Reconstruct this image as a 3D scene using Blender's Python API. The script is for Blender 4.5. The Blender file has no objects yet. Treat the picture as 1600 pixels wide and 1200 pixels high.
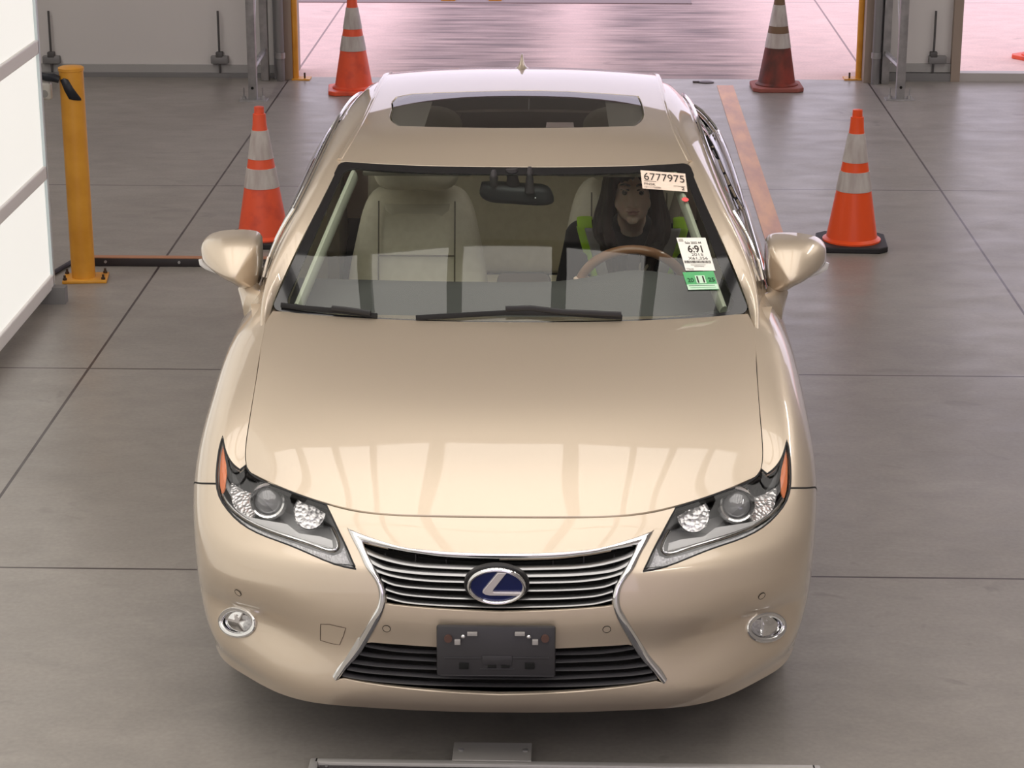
import bpy, bmesh, math, random
import numpy as np
from mathutils import Vector, Matrix
from mathutils.bvhtree import BVHTree
from mathutils.geometry import delaunay_2d_cdt

random.seed(7)
PI = math.pi
C = bpy.context.scene.collection
SC = bpy.context.scene

# ------------------------------------------------------------------ camera, world, lights, exposure
F_PX = 3500.0
PITCH = math.radians(17.97)
CAM_H = 2.9
CAM_YAW = math.radians(1.68)
cam_d = bpy.data.cameras.new('camera')
cam = bpy.data.objects.new('camera', cam_d)
C.objects.link(cam)
cam_d.sensor_width = 36.0
cam_d.lens = F_PX / 1600 * 36.0
cam_d.clip_end = 500
cam.location = (0, 0, CAM_H)
cam.rotation_euler = (PI / 2 - PITCH, 0, CAM_YAW)
SC.camera = cam

SC.view_settings.view_transform = 'Standard'
SC.view_settings.look = 'None'
SC.view_settings.gamma = 1.0
SC.view_settings.exposure = 0.22
SC.view_settings.use_curve_mapping = False

world = bpy.data.worlds.new('overcast_sky')
SC.world = world
world.use_nodes = True
wn = world.node_tree.nodes
bg = wn['Background']
bg.inputs['Color'].default_value = (0.93, 0.84, 1.0, 1)
bg.inputs['Strength'].default_value = 1.3

# ------------------------------------------------------------------ materials
MATS = {}
def mat(name, col, rough=0.5, metal=0.0, coat=0.0, coat_rough=0.03, emit=None, estr=0.0, trans=0.0, ior=1.45, alpha=1.0, spec=0.5):
    if name in MATS: return MATS[name]
    m = bpy.data.materials.new(name); m.use_nodes = True
    b = m.node_tree.nodes['Principled BSDF']
    b.inputs['Base Color'].default_value = (*col, 1)
    b.inputs['Roughness'].default_value = rough
    b.inputs['Metallic'].default_value = metal
    b.inputs['Coat Weight'].default_value = coat
    b.inputs['Coat Roughness'].default_value = coat_rough
    b.inputs['Transmission Weight'].default_value = trans
    b.inputs['IOR'].default_value = ior
    b.inputs['Alpha'].default_value = alpha
    b.inputs['Specular IOR Level'].default_value = spec
    if emit:
        b.inputs['Emission Color'].default_value = (*emit, 1)
        b.inputs['Emission Strength'].default_value = estr
    MATS[name] = m
    return m

def nodes_of(m):
    return m.node_tree.nodes, m.node_tree.links, m.node_tree.nodes['Principled BSDF']

def noise_mix(m, scale, c1, c2, lo=0.35, hi=0.65, detail=6, coords='Object', stretch=(1, 1, 1), rough_rng=None, bump=0.0, dist=0.0):
    """procedural colour variation between c1 and c2"""
    n, l, b = nodes_of(m)
    tc = n.new('ShaderNodeTexCoord'); mp = n.new('ShaderNodeMapping')
    mp.inputs['Scale'].default_value = stretch
    nz = n.new('ShaderNodeTexNoise'); nz.inputs['Scale'].default_value = scale; nz.inputs['Detail'].default_value = detail
    nz.inputs['Distortion'].default_value = dist
    cr = n.new('ShaderNodeValToRGB')
    cr.color_ramp.elements[0].position = lo; cr.color_ramp.elements[0].color = (*c1, 1)
    cr.color_ramp.elements[1].position = hi; cr.color_ramp.elements[1].color = (*c2, 1)
    l.new(tc.outputs[coords], mp.inputs['Vector']); l.new(mp.outputs[0], nz.inputs['Vector'])
    l.new(nz.outputs['Fac'], cr.inputs['Fac']); l.new(cr.outputs['Color'], b.inputs['Base Color'])
    if rough_rng:
        mr = n.new('ShaderNodeMapRange'); mr.inputs['To Min'].default_value = rough_rng[0]; mr.inputs['To Max'].default_value = rough_rng[1]
        l.new(nz.outputs['Fac'], mr.inputs['Value']); l.new(mr.outputs[0], b.inputs['Roughness'])
    if bump:
        bp = n.new('ShaderNodeBump'); bp.inputs['Strength'].default_value = bump; bp.inputs['Distance'].default_value = 0.01
        l.new(nz.outputs['Fac'], bp.inputs['Height']); l.new(bp.outputs[0], b.inputs['Normal'])
    return nz, cr

PAINT = mat('champagne_paint', (0.62, 0.52, 0.405), rough=0.40, metal=0.6, coat=1.0, coat_rough=0.02)
BLACK = mat('black_plastic', (0.018, 0.017, 0.018), rough=0.45)
TRIM = mat('black_rubber', (0.012, 0.012, 0.013), rough=0.6)
GAP = mat('gap_dark', (0.01, 0.009, 0.008), rough=0.9)
CHROME = mat('chrome', (0.78, 0.78, 0.78), rough=0.08, metal=1.0)
SATIN = mat('satin_grille', (0.40, 0.40, 0.40), rough=0.3, metal=0.9)
FRIT = mat('black_glass_border', (0.01, 0.01, 0.011), rough=0.08, coat=0.5)
TINT = mat('dark_tinted_glass', (0.02, 0.022, 0.022), rough=0.03, coat=0.6)

# ------------------------------------------------------------------ object helpers
def link(o, parent=None):
    C.objects.link(o)
    if parent is not None: o.parent = parent
    return o

def tag(o, label=None, cat=None, group=None, kind=None):
    if label: o['label'] = label
    if cat: o['category'] = cat
    if group: o['group'] = group
    if kind: o['kind'] = kind
    return o

def empty(name, loc, rz, label, cat, group=None, parent=None):
    o = bpy.data.objects.new(name, None); link(o, parent)
    o.empty_display_size = 0.1
    o.location = loc; o.rotation_euler = (0, 0, rz)
    return tag(o, label, cat, group)

def mesh_obj(name, verts, faces, m, parent=None, smooth=False, normals=None, mats=None, fmat=None, label=None):
    me = bpy.data.meshes.new(name)
    me.from_pydata([tuple(map(float, v)) for v in verts], [], [tuple(int(i) for i in f) for f in faces])
    me.update()
    for mm in (mats or [m]): me.materials.append(mm)
    if fmat is not None: me.polygons.foreach_set('material_index', fmat)
    if smooth or normals is not None: me.polygons.foreach_set('use_smooth', [True] * len(me.polygons))
    if normals is not None: me.normals_split_custom_set_from_vertices([tuple(map(float, n)) for n in normals])
    o = bpy.data.objects.new(name, me)
    link(o, parent)
    if label: o['label'] = label
    return o

class MB:
    """collects shapes that make up ONE part"""
    def __init__(s): s.bm = bmesh.new()
    def xf(s, vs, M):
        bmesh.ops.transform(s.bm, matrix=M, verts=vs); return vs
    def box(s, c, d, rz=0, rx=0, ry=0, bevel=0.0, seg=2):
        r = bmesh.ops.create_cube(s.bm, size=1.0); vs = r['verts']
        bmesh.ops.scale(s.bm, vec=d, verts=vs)
        if bevel:
            es = list({e for v in vs for e in v.link_edges})
            rr = bmesh.ops.bevel(s.bm, geom=es, offset=bevel, segments=seg, affect='EDGES', profile=0.5)
            vs = list({v for f in rr['faces'] for v in f.verts} | {v for v in vs if v.is_valid})
        M = Matrix.Translation(c) @ Matrix.Rotation(rz, 4, 'Z') @ Matrix.Rotation(ry, 4, 'Y') @ Matrix.Rotation(rx, 4, 'X')
        return s.xf(vs, M)
    def cyl(s, p0, p1, r0, r1=None, n=20, caps=True):
        r1 = r0 if r1 is None else r1
        p0, p1 = Vector(p0), Vector(p1); d = p1 - p0
        r = bmesh.ops.create_cone(s.bm, cap_ends=caps, segments=n, radius1=r0, radius2=r1, depth=d.length)
        q = Vector((0, 0, 1)).rotation_difference(d.normalized())
        M = Matrix.Translation((p0 + p1) / 2) @ q.to_matrix().to_4x4()
        return s.xf(r['verts'], M)
    def sphere(s, c, r, sc=(1, 1, 1), n=20, M=None):
        rr = bmesh.ops.create_uvsphere(s.bm, u_segments=n, v_segments=max(8, n // 2), radius=r)
        return s.xf(rr['verts'], Matrix.Translation(c) @ (M or Matrix()) @ Matrix.Diagonal((*sc, 1)))
    def lathe(s, prof, n=32, M=None, caps=True):
        """prof: list of (r,z)"""
        rings = []
        for r, z in prof:
            rings.append([s.bm.verts.new((r * math.cos(2 * PI * k / n), r * math.sin(2 * PI * k / n), z)) for k in range(n)])
        for a, b in zip(rings, rings[1:]):
            for k in range(n):
                try: s.bm.faces.new((a[k], a[(k + 1) % n], b[(k + 1) % n], b[k]))
                except ValueError: pass
        if caps and prof[0][0] > 1e-5: s.bm.faces.new(list(reversed(rings[0])))
        if caps and prof[-1][0] > 1e-5: s.bm.faces.new(rings[-1])
        vs = [v for r in rings for v in r]
        if M: s.xf(vs, M)
        return vs
    def tube(s, pts, r, n=10, closed=False, caps=True, up=None):
        pts = [Vector(p) for p in pts]; N = len(pts)
        rad = r if isinstance(r, (list, tuple)) else [r] * N
        rings = []; prev = None
        for i, p in enumerate(pts):
            if closed: t = pts[(i + 1) % N] - pts[i - 1]
            else: t = pts[min(i + 1, N - 1)] - pts[max(i - 1, 0)]
            t.normalize()
            if prev is None:
                a = Vector((0, 0, 1)) if abs(t.z) < 0.9 else Vector((1, 0, 0))
                x = t.cross(a).normalized()
            else:
                x = (prev - t * prev.dot(t)).normalized()
            prev = x; y = t.cross(x)
            rr = rad[i]
            ra, rb = rr if isinstance(rr, (list, tuple)) else (rr, rr)
            rings.append([s.bm.verts.new(p + x * ra * math.cos(2 * PI * k / n) + y * rb * math.sin(2 * PI * k / n)) for k in range(n)])
        M = N if closed else N - 1
        for i in range(M):
            a, b = rings[i], rings[(i + 1) % N]
            for k in range(n): s.bm.faces.new((a[k], a[(k + 1) % n], b[(k + 1) % n], b[k]))
        if caps and not closed:
            s.bm.faces.new(list(reversed(rings[0]))); s.bm.faces.new(rings[-1])
    def prism(s, poly, y0, y1, axis='y'):
        """poly of 2D points (a,b); extruded along axis"""
        def P(a, b, c):
            return {'y': (a, c, b), 'x': (c, a, b), 'z': (a, b, c)}[axis]
        A = [s.bm.verts.new(P(a, b, y0)) for a, b in poly]; B = [s.bm.verts.new(P(a, b, y1)) for a, b in poly]
        n = len(poly)
        s.bm.faces.new(A); s.bm.faces.new(list(reversed(B)))
        for k in range(n): s.bm.faces.new((A[k], B[k], B[(k + 1) % n], A[(k + 1) % n]))
        return A + B
    def build(s, name, m, parent=None, smooth=True, angle=35, label=None, mats=None, bevel=0.0):
        bmesh.ops.recalc_face_normals(s.bm, faces=s.bm.faces)
        me = bpy.data.meshes.new(name); s.bm.to_mesh(me); s.bm.free()
        for mm in (mats or [m]): me.materials.append(mm)
        o = bpy.data.objects.new(name, me); link(o, parent)
        if smooth:
            me.polygons.foreach_set('use_smooth', [True] * len(me.polygons))
            me.set_sharp_from_angle(angle=math.radians(angle))
        if bevel:
            b = o.modifiers.new('bevel', 'BEVEL'); b.width = bevel; b.segments = 2; b.limit_method = 'ANGLE'; b.angle_limit = math.radians(40)
        if label: o['label'] = label
        return o

# ------------------------------------------------------------------ car frame and camera rays in it
CAR_YAW_K = math.radians(1.26); CAR_CX = 0.034; CAR_YO = 5.36
_c, _s = math.cos(CAR_YAW_K), math.sin(CAR_YAW_K)
CAM_IN_CAR = np.array([_c * CAR_CX + _s * CAR_YO, _s * CAR_CX - _c * CAR_YO, CAM_H])
def ray(u, v):
    f = np.array([0, math.cos(PITCH), -math.sin(PITCH)]); up = np.array([0, math.sin(PITCH), math.cos(PITCH)])
    d = f + np.array([1, 0, 0]) * (u - 800) / F_PX + up * (600 - v) / F_PX
    return np.array([_c * d[0] - _s * d[1], _s * d[0] + _c * d[1], d[2]])
def px(u, v, X=None, Y=None, Z=None):
    """point of the car frame on the sight line at a known coordinate"""
    d = ray(u, v)
    k = (X - CAM_IN_CAR[0]) / d[0] if X is not None else (Y - CAM_IN_CAR[1]) / d[1] if Y is not None else (Z - CAM_IN_CAR[2]) / d[2]
    return CAM_IN_CAR + d * k

# ------------------------------------------------------------------ smooth spline surfaces and panels cut from them
class Spl:
    """natural cubic spline as weights on its knots"""
    def __init__(s, x):
        x = np.asarray(x, float); n = len(x); s.x = x; h = np.diff(x)
        A = np.zeros((n, n)); B = np.zeros((n, n)); A[0, 0] = A[-1, -1] = 1
        for i in range(1, n - 1):
            A[i, i - 1] = h[i - 1]; A[i, i] = 2 * (h[i - 1] + h[i]); A[i, i + 1] = h[i]
            B[i, i - 1] = 6 / h[i - 1]; B[i, i] = -6 / h[i - 1] - 6 / h[i]; B[i, i + 1] = 6 / h[i]
        s.M = np.linalg.solve(A, B); s.h = h
    def w(s, t):
        t = np.clip(np.atleast_1d(np.asarray(t, float)), s.x[0], s.x[-1])
        i = np.clip(np.searchsorted(s.x, t, side='right') - 1, 0, len(s.x) - 2)
        h = s.h[i]; a = (s.x[i + 1] - t) / h; b = 1 - a
        W = np.zeros((len(t), len(s.x))); k = np.arange(len(t))
        W[k, i] += a; W[k, i + 1] += b
        W += ((a ** 3 - a) * h * h / 6)[:, None] * s.M[i] + ((b ** 3 - b) * h * h / 6)[:, None] * s.M[i + 1]
        return W

def curve(pts, n):
    """n+1 points along a natural spline through pts (any dimension)"""
    P = np.asarray(pts, float)
    if len(P) == 2: return [P[0] + (P[1] - P[0]) * k / n for k in range(n + 1)]
    t = np.concatenate([[0], np.cumsum(np.maximum(np.linalg.norm(np.diff(P, axis=0), axis=1), 1e-6) ** 0.7)])
    W = Spl(t).w(np.linspace(0, t[-1], n + 1))
    return list(W @ P)

def loop(*segs, n=14):
    """closed outline from smooth segments that meet at corners"""
    out = []
    for sg in segs: out += curve(sg, n)[:-1]
    return out

class Surf:
    def __init__(s, grid, mirror=True, disp=None):
        """grid[i][j] rows over t, columns over s; columns start at X=0 when mirrored"""
        G = np.asarray(grid, float)
        if mirror:
            L = G[:, :0:-1].copy(); L[..., 0] *= -1
            G = np.concatenate([L, G], axis=1)
        s.G = G
        ds = np.linalg.norm(np.diff(G, axis=1), axis=2).mean(0); dt = np.linalg.norm(np.diff(G, axis=0), axis=2).mean(1)
        S = np.concatenate([[0], np.cumsum(ds)]); T = np.concatenate([[0], np.cumsum(dt)])
        if mirror: S = S - S[-1] / 2
        s.S = Spl(S); s.T = Spl(T); s.disp = disp
        s.lo = np.array([S[0], T[0]]); s.hi = np.array([S[-1], T[-1]])
        s.bvh = None
    def ev(s, st):
        st = np.atleast_2d(np.asarray(st, float))
        P = np.einsum('ni,nj,ijk->nk', s.T.w(st[:, 1]), s.S.w(st[:, 0]), s.G)
        if s.disp is not None: P = s.disp(P)
        return P
    def nrm(s, st, e=1.5e-3):
        st = np.atleast_2d(np.asarray(st, float))
        a = s.ev(np.clip(st + [e, 0], s.lo, s.hi)) - s.ev(np.clip(st - [e, 0], s.lo, s.hi))
        b = s.ev(np.clip(st + [0, e], s.lo, s.hi)) - s.ev(np.clip(st - [0, e], s.lo, s.hi))
        n = np.cross(a, b); return n / np.maximum(np.linalg.norm(n, axis=1)[:, None], 1e-12)
    def build_bvh(s, ns=260, nt=110):
        S = np.linspace(s.lo[0], s.hi[0], ns); T = np.linspace(s.lo[1], s.hi[1], nt)
        st = np.array([(a, b) for b in T for a in S]); P = s.ev(st)
        fs = []
        for j in range(nt - 1):
            for i in range(ns - 1):
                a = j * ns + i; fs.append((a, a + 1, a + ns + 1)); fs.append((a, a + ns + 1, a + ns))
        s.st = st; s.P = P; s.fs = fs
        s.bvh = BVHTree.FromPolygons([tuple(p) for p in P], fs)
    def shoot(s, o, d):
        if s.bvh is None: s.build_bvh()
        loc, n, i, dist = s.bvh.ray_cast(Vector(o), Vector(d).normalized())
        if loc is None:
            # nearest point to the line
            best = None
            o_ = Vector(o); dn = Vector(d).normalized()
            D = s.P - np.array(o_); k = D @ np.array(dn); q = np.linalg.norm(D - k[:, None] * np.array(dn), axis=1)
            j = int(q.argmin()); return s.st[j]
        a, b, c = s.fs[i]; A, B, Cc = s.P[a], s.P[b], s.P[c]; p = np.array(loc)
        v0, v1, v2 = B - A, Cc - A, p - A
        d00, d01, d11, d20, d21 = v0 @ v0, v0 @ v1, v1 @ v1, v2 @ v0, v2 @ v1
        den = d00 * d11 - d01 * d01
        if abs(den) < 1e-14: return s.st[a]
        v = (d11 * d20 - d01 * d21) / den; w = (d00 * d21 - d01 * d20) / den
        return s.st[a] * (1 - v - w) + s.st[b] * v + s.st[c] * w
    def at(s, u, v): return s.shoot(CAM_IN_CAR, ray(u, v))
    def trace(s, pts): return [s.at(u, v) for u, v in pts]

def inside(poly, pts):
    poly = np.asarray(poly); pts = np.atleast_2d(pts); r = np.zeros(len(pts), bool)
    x, y = pts[:, 0], pts[:, 1]; n = len(poly)
    for i in range(n):
        x0, y0 = poly[i]; x1, y1 = poly[(i + 1) % n]
        if y0 == y1: continue
        c = ((y0 > y) != (y1 > y)) & (x < (x1 - x0) * (y - y0) / (y1 - y0) + x0)
        r ^= c
    return r

def flip(lp): return [np.array([-p[0], p[1]]) for p in reversed(lp)]

def panel(name, sf, outer, holes=(), m=PAINT, parent=None, step=0.022, off=0.0, flange=0.012, flange_holes=True, label=None, hole_flange=None):
    """cut a panel out of a smooth surface; its rim folds inwards"""
    loops = [list(map(np.asarray, outer))] + [list(map(np.asarray, h)) for h in holes]
    co = []; edges = []
    for lp in loops:
        b = len(co); co += [tuple(p) for p in lp]; n = len(lp)
        edges += [(b + k, b + (k + 1) % n) for k in range(n)]
    O = np.array(loops[0]); lo, hi = O.min(0), O.max(0)
    gx = np.arange(lo[0] + step / 2, hi[0], step); gy = np.arange(lo[1] + step / 2, hi[1], step)
    if len(gx) and len(gy):
        g = np.array([(a, b) for b in gy for a in gx])
        ok = inside(O, g)
        for h in loops[1:]: ok &= ~inside(h, g)
        g = g[ok]
        B = np.array(co)
        if len(g):
            d = np.min(((g[:, None, :] - B[None, :, :]) ** 2).sum(2), axis=1) ** 0.5
            g = g[d > step * 0.4]
            co += [tuple(p) for p in g]
    vs, es, fs, ov, oe, of = delaunay_2d_cdt([Vector(c) for c in co], edges, [], 0, 1e-7)
    V = np.array([tuple(v) for v in vs]); F = [tuple(f) for f in fs]
    cen = np.array([V[list(f)].mean(0) for f in F])
    ok = inside(O, cen)
    for h in loops[1:]: ok &= ~inside(h, cen)
    F = [f for f, k in zip(F, ok) if k]
    used = sorted({i for f in F for i in f}); mp = {j: k for k, j in enumerate(used)}
    V = V[used]; F = [tuple(mp[i] for i in f) for f in F]
    N = sf.nrm(V); P = sf.ev(V) + N * off
    # orientation
    Fo = []
    for f in F:
        a, b, c = P[f[0]], P[f[1]], P[f[2]]
        Fo.append(f if np.cross(b - a, c - a) @ N[f[0]] > 0 else tuple(reversed(f)))
    verts = list(P); norms = list(N); faces = Fo
    # rim
    cnt = {}
    for f in faces:
        for k in range(len(f)): cnt[(f[k], f[(k + 1) % len(f)])] = 1
    if flange:
        bnd = [(a, b) for a, b in cnt if (b, a) not in cnt]
        idx = {}
        for a, b in bnd:
            t = P[b] - P[a]; nn = np.cross(t, N[a]); L = np.linalg.norm(nn)
            if L < 1e-9: continue
            nn /= L
            for q in (a, b):
                idx.setdefault(q, []).append(nn)
        new = {}
        for q, l in idx.items():
            nn = sum(l); nn = nn / max(np.linalg.norm(nn), 1e-9)
            i0 = len(verts); verts.append(P[q]); norms.append((nn + N[q]) / np.linalg.norm(nn + N[q]))
            verts.append(P[q] - N[q] * flange); norms.append(nn); new[q] = (i0, i0 + 1)
        for a, b in bnd:
            if a in new and b in new:
                faces.append((new[b][0], new[a][0], new[a][1], new[b][1]))
    return mesh_obj(name, verts, faces, m, parent, normals=norms, label=label)

def band(name, sf, A, B, h, m, parent=None, off=0.0, k=6, closed=False, sink=0.006, label=None, base=0.0):
    """raised moulding between two matching traces A and B on a surface"""
    A = np.array(A); B = np.array(B); n = len(A)
    ws = [0, 0] + [j / k for j in range(k + 1)] + [1, 1]
    hs = [-sink, 0] + [h * math.sin(PI * (j / k)) ** 0.6 + 0 for j in range(k + 1)] + [0, -sink]
    verts = []
    for w, hh in zip(ws, hs):
        st = A * (1 - w) + B * w
        verts.append(sf.ev(st) + sf.nrm(st) * (off + base + hh))
    R = len(verts); V = np.concatenate(verts)
    faces = []
    for r in range(R - 1):
        if r in (0, R - 2) or hs[r] != hs[r + 1] or True:
            for i in range(n if closed else n - 1):
                j = (i + 1) % n
                faces.append((r * n + i, r * n + j, (r + 1) * n + j, (r + 1) * n + i))
    bm = bmesh.new(); bv = [bm.verts.new(v) for v in V]
    for f in faces:
        try: bm.faces.new([bv[i] for i in f])
        except ValueError: pass
    bmesh.ops.remove_doubles(bm, verts=bm.verts, dist=1e-5)
    if not closed:
        es = [e for e in bm.edges if e.is_boundary]
        bmesh.ops.holes_fill(bm, edges=es, sides=0)
    bmesh.ops.recalc_face_normals(bm, faces=bm.faces)
    me = bpy.data.meshes.new(name); bm.to_mesh(me); bm.free(); me.materials.append(m)
    me.polygons.foreach_set('use_smooth', [True] * len(me.polygons)); me.set_sharp_from_angle(angle=math.radians(50))
    o = bpy.data.objects.new(name, me); link(o, parent)
    if label: o['label'] = label
    return o

def seam(name, sf, pts, w, parent, m=GAP, depth=0.004):
    """thin dark shut line inlaid along a trace"""
    A = np.array(pts); t = np.gradient(A, axis=0); t /= np.linalg.norm(t, axis=1)[:, None]
    nn = np.stack([-t[:, 1], t[:, 0]], 1) * w / 2
    V = np.concatenate([sf.ev(A - nn) + sf.nrm(A - nn) * 6e-4, sf.ev(A + nn) + sf.nrm(A + nn) * 6e-4]); n = len(A)
    F = [(i, i + 1, n + i + 1, n + i) for i in range(n - 1)]
    return mesh_obj(name, V, F, m, parent, smooth=True)

# ------------------------------------------------------------------ THE BAY
_cw, _sw = math.cos(CAM_YAW), math.sin(CAM_YAW)
def wpx(u, v, X=None, Y=None, Z=None):
    """point of the building frame on the sight line at a known coordinate"""
    d = np.array([(u - 800) / F_PX, math.cos(PITCH) + math.sin(PITCH) * (600 - v) / F_PX, -math.sin(PITCH) + math.cos(PITCH) * (600 - v) / F_PX])
    d = np.array([_cw * d[0] - _sw * d[1], _sw * d[0] + _cw * d[1], d[2]])
    k = X / d[0] if X is not None else Y / d[1] if Y is not None else (Z - CAM_H) / d[2]
    return np.array([0, 0, CAM_H]) + d * k
YB = float(wpx(800, 122, Z=0)[1])            # back wall line
XJL = float(wpx(137, 578, Z=0)[0]); XJR = float(wpx(1465, 290, Z=0)[0])
YJ = [float(wpx(300, 290, Z=0)[1]), float(wpx(800, 581.5, Z=0)[1]), float(wpx(1450, 903, Z=0)[1])]

def concrete(name, ca, cb, rough, lines_x=(), lines_y=(), w=.006, line_col=(.06, .045, .045)):
    m = mat(name, ca, rough=.4, spec=.5); n, l, b = nodes_of(m)
    tc = n.new('ShaderNodeTexCoord')
    def noise(sc, det, stretch=(1, 1, 1), dist=0):
        mp = n.new('ShaderNodeMapping'); mp.inputs['Scale'].default_value = stretch
        z = n.new('ShaderNodeTexNoise'); z.inputs['Scale'].default_value = sc; z.inputs['Detail'].default_value = det; z.inputs['Distortion'].default_value = dist
        l.new(tc.outputs['Object'], mp.inputs[0]); l.new(mp.outputs[0], z.inputs['Vector']); return z.outputs['Fac']
    def ramp(f, a, b_, ca_, cb_):
        r = n.new('ShaderNodeValToRGB'); r.color_ramp.elements[0].position = a; r.color_ramp.elements[1].position = b_
        r.color_ramp.elements[0].color = (*ca_, 1); r.color_ramp.elements[1].color = (*cb_, 1); l.new(f, r.inputs[0]); return r.outputs[0]
    def mix(f, a, c, mode='MIX'):
        x = n.new('ShaderNodeMix'); x.data_type = 'RGBA'; x.blend_type = mode
        if isinstance(f, float): x.inputs[0].default_value = f
        else: l.new(f, x.inputs[0])
        l.new(a, x.inputs[6])
        if isinstance(c, tuple): x.inputs[7].default_value = (*c, 1)
        else: l.new(c, x.inputs[7])
        return x.outputs[2]
    base = ramp(noise(.9, 5, dist=.6), .32, .68, ca, cb)
    mott = ramp(noise(5, 8, (1, 1.5, 1), .8), .3, .75, (.90, .90, .90), (1.06, 1.055, 1.05))
    col = mix(1.0, base, mott, 'MULTIPLY')
    fine = ramp(noise(60, 4), .3, .7, (.92, .92, .92), (1.05, 1.05, 1.05))
    col = mix(1.0, col, fine, 'MULTIPLY')
    # sparse dark stains
    st = ramp(noise(2.6, 3, (1, 1.5, 1), 1.5), .66, .78, (0, 0, 0), (1, 1, 1))
    col = mix(st, col, tuple(c * .74 for c in ca))
    sp = n.new('ShaderNodeSeparateXYZ'); l.new(tc.outputs['Object'], sp.inputs[0])
    acc = None
    for ax, vals in ((0, lines_x), (1, lines_y)):
        for v0 in vals:
            a = n.new('ShaderNodeMath'); a.operation = 'COMPARE'; a.inputs[1].default_value = v0; a.inputs[2].default_value = w
            l.new(sp.outputs[ax], a.inputs[0])
            if acc is None: acc = a.outputs[0]
            else:
                x = n.new('ShaderNodeMath'); x.operation = 'MAXIMUM'; l.new(acc, x.inputs[0]); l.new(a.outputs[0], x.inputs[1]); acc = x.outputs[0]
    if acc is not None: col = mix(acc, col, line_col)
    l.new(col, b.inputs['Base Color'])
    mr = n.new('ShaderNodeMapRange'); mr.inputs['To Min'].default_value = rough[0]; mr.inputs['To Max'].default_value = rough[1]
    l.new(noise(3, 6, (1, 2, 1), .5), mr.inputs['Value']); l.new(mr.outputs[0], b.inputs['Roughness'])
    return m
CONC = concrete('polished_concrete', (.27, .247, .225), (.33, .305, .28), (.22, .5), (XJL, XJR), YJ)
XW0, XW1 = -6.2, 6.0
YF = -9.0
m = MB(); m.box(((XW0 + XW1) / 2, (YF + YB) / 2, -.1), (XW1 - XW0, YB - YF, .2))
tag(m.build('floor', CONC, smooth=False), kind='structure')
GRND = concrete('outdoor_concrete', (.82, .60, .56), (.90, .66, .62), (.6, .8), (float(wpx(1300, 40, Z=0)[0]), float(wpx(500, 60, Z=0)[0])), (float(wpx(900, 2, Z=0)[1]),), w=.008, line_col=(.35, .25, .25))
# worn tyre bands outdoors
n_, l_, b_ = nodes_of(GRND)
def tyre_bands(mt, bands):
    n, l, b = nodes_of(mt)
    src = b.inputs['Base Color'].links[0].from_socket
    tc = n.new('ShaderNodeTexCoord'); sp = n.new('ShaderNodeSeparateXYZ'); l.new(tc.outputs['Object'], sp.inputs[0])
    nz = n.new('ShaderNodeTexNoise'); nz.inputs['Scale'].default_value = 1.0; nz.inputs['Detail'].default_value = 8
    mp = n.new('ShaderNodeMapping'); mp.inputs['Scale'].default_value = (1.2, 9, 1); l.new(tc.outputs['Object'], mp.inputs[0]); l.new(mp.outputs[0], nz.inputs['Vector'])
    for x0, w in bands:
        a = n.new('ShaderNodeMath'); a.operation = 'SUBTRACT'; l.new(sp.outputs[0], a.inputs[0]); a.inputs[1].default_value = x0
        q = n.new('ShaderNodeMath'); q.operation = 'ABSOLUTE'; l.new(a.outputs[0], q.inputs[0])
        mr = n.new('ShaderNodeMapRange'); mr.interpolation_type = 'SMOOTHSTEP'
        mr.inputs['From Min'].default_value = w * .25; mr.inputs['From Max'].default_value = w; mr.inputs['To Min'].default_value = 1; mr.inputs['To Max'].default_value = 0
        l.new(q.outputs[0], mr.inputs['Value'])
        mu = n.new('ShaderNodeMath'); mu.operation = 'MULTIPLY'; mu.use_clamp = True; l.new(mr.outputs[0], mu.inputs[0]); l.new(nz.outputs['Fac'], mu.inputs[1])
        x = n.new('ShaderNodeMix'); x.data_type = 'RGBA'; x.blend_type = 'MIX'
        k2 = n.new('ShaderNodeMath'); k2.operation = 'MULTIPLY'; k2.use_clamp = True; k2.inputs[1].default_value = 1.25; l.new(mu.outputs[0], k2.inputs[0]); l.new(k2.outputs[0], x.inputs[0]); l.new(src, x.inputs[6]); x.inputs[7].default_value = (.03, .022, .03, 1); src = x.outputs[2]
    l.new(src, b.inputs['Base Color'])
tyre_bands(GRND, [(float(wpx(745, 60, Z=0)[0]), .95), (float(wpx(1050, 60, Z=0)[0]), .95)])
m = MB(); m.box((0, YB + 15, -.1), (60, 30, .2)); tag(m.build('ground', GRND, smooth=False, label=None), kind='structure')
m = MB(); m.box((0, YF - 15, -.1), (60, 30, .2)); tag(m.build('ground', GRND, smooth=False), kind='structure')

WALLP = mat('wall_paint', (.70, .67, .65), rough=.55)
WALLD = mat('wall_grey', (.42, .40, .38), rough=.6)
STEELG = mat('galvanised_steel', (.42, .41, .41), rough=.42, metal=.7)
noise_mix(STEELG, 14, (.36, .355, .355), (.48, .47, .47))
GREYP = mat('grey_steel_paint', (.24, .235, .235), rough=.5, metal=.3)
TAN = mat('tan_steel', (.34, .27, .22), rough=.6)
YEL = mat('safety_yellow', (.75, .34, .035), rough=.4)
noise_mix(YEL, 6, (.66, .29, .03), (.78, .37, .045), detail=8)
Hc = 6.2
def wbox(name, x0, x1, y0, y1, z0, z1, m_, kind='structure', parent=None, bevel=0):
    b = MB(); b.box(((x0 + x1) / 2, (y0 + y1) / 2, (z0 + z1) / 2), (x1 - x0, y1 - y0, z1 - z0))
    o = b.build(name, m_, parent, smooth=False, bevel=bevel)
    if parent is None: o['kind'] = kind
    return o
def X(u, v, Y=None): return float(wpx(u, v, Y=YB if Y is None else Y)[0])
def Zp(u, v, Y=None): return float(wpx(u, v, Y=YB if Y is None else Y)[2])
xl0, xl1 = XW0, X(430, 60)                    # pale wall left of the doorway
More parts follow.
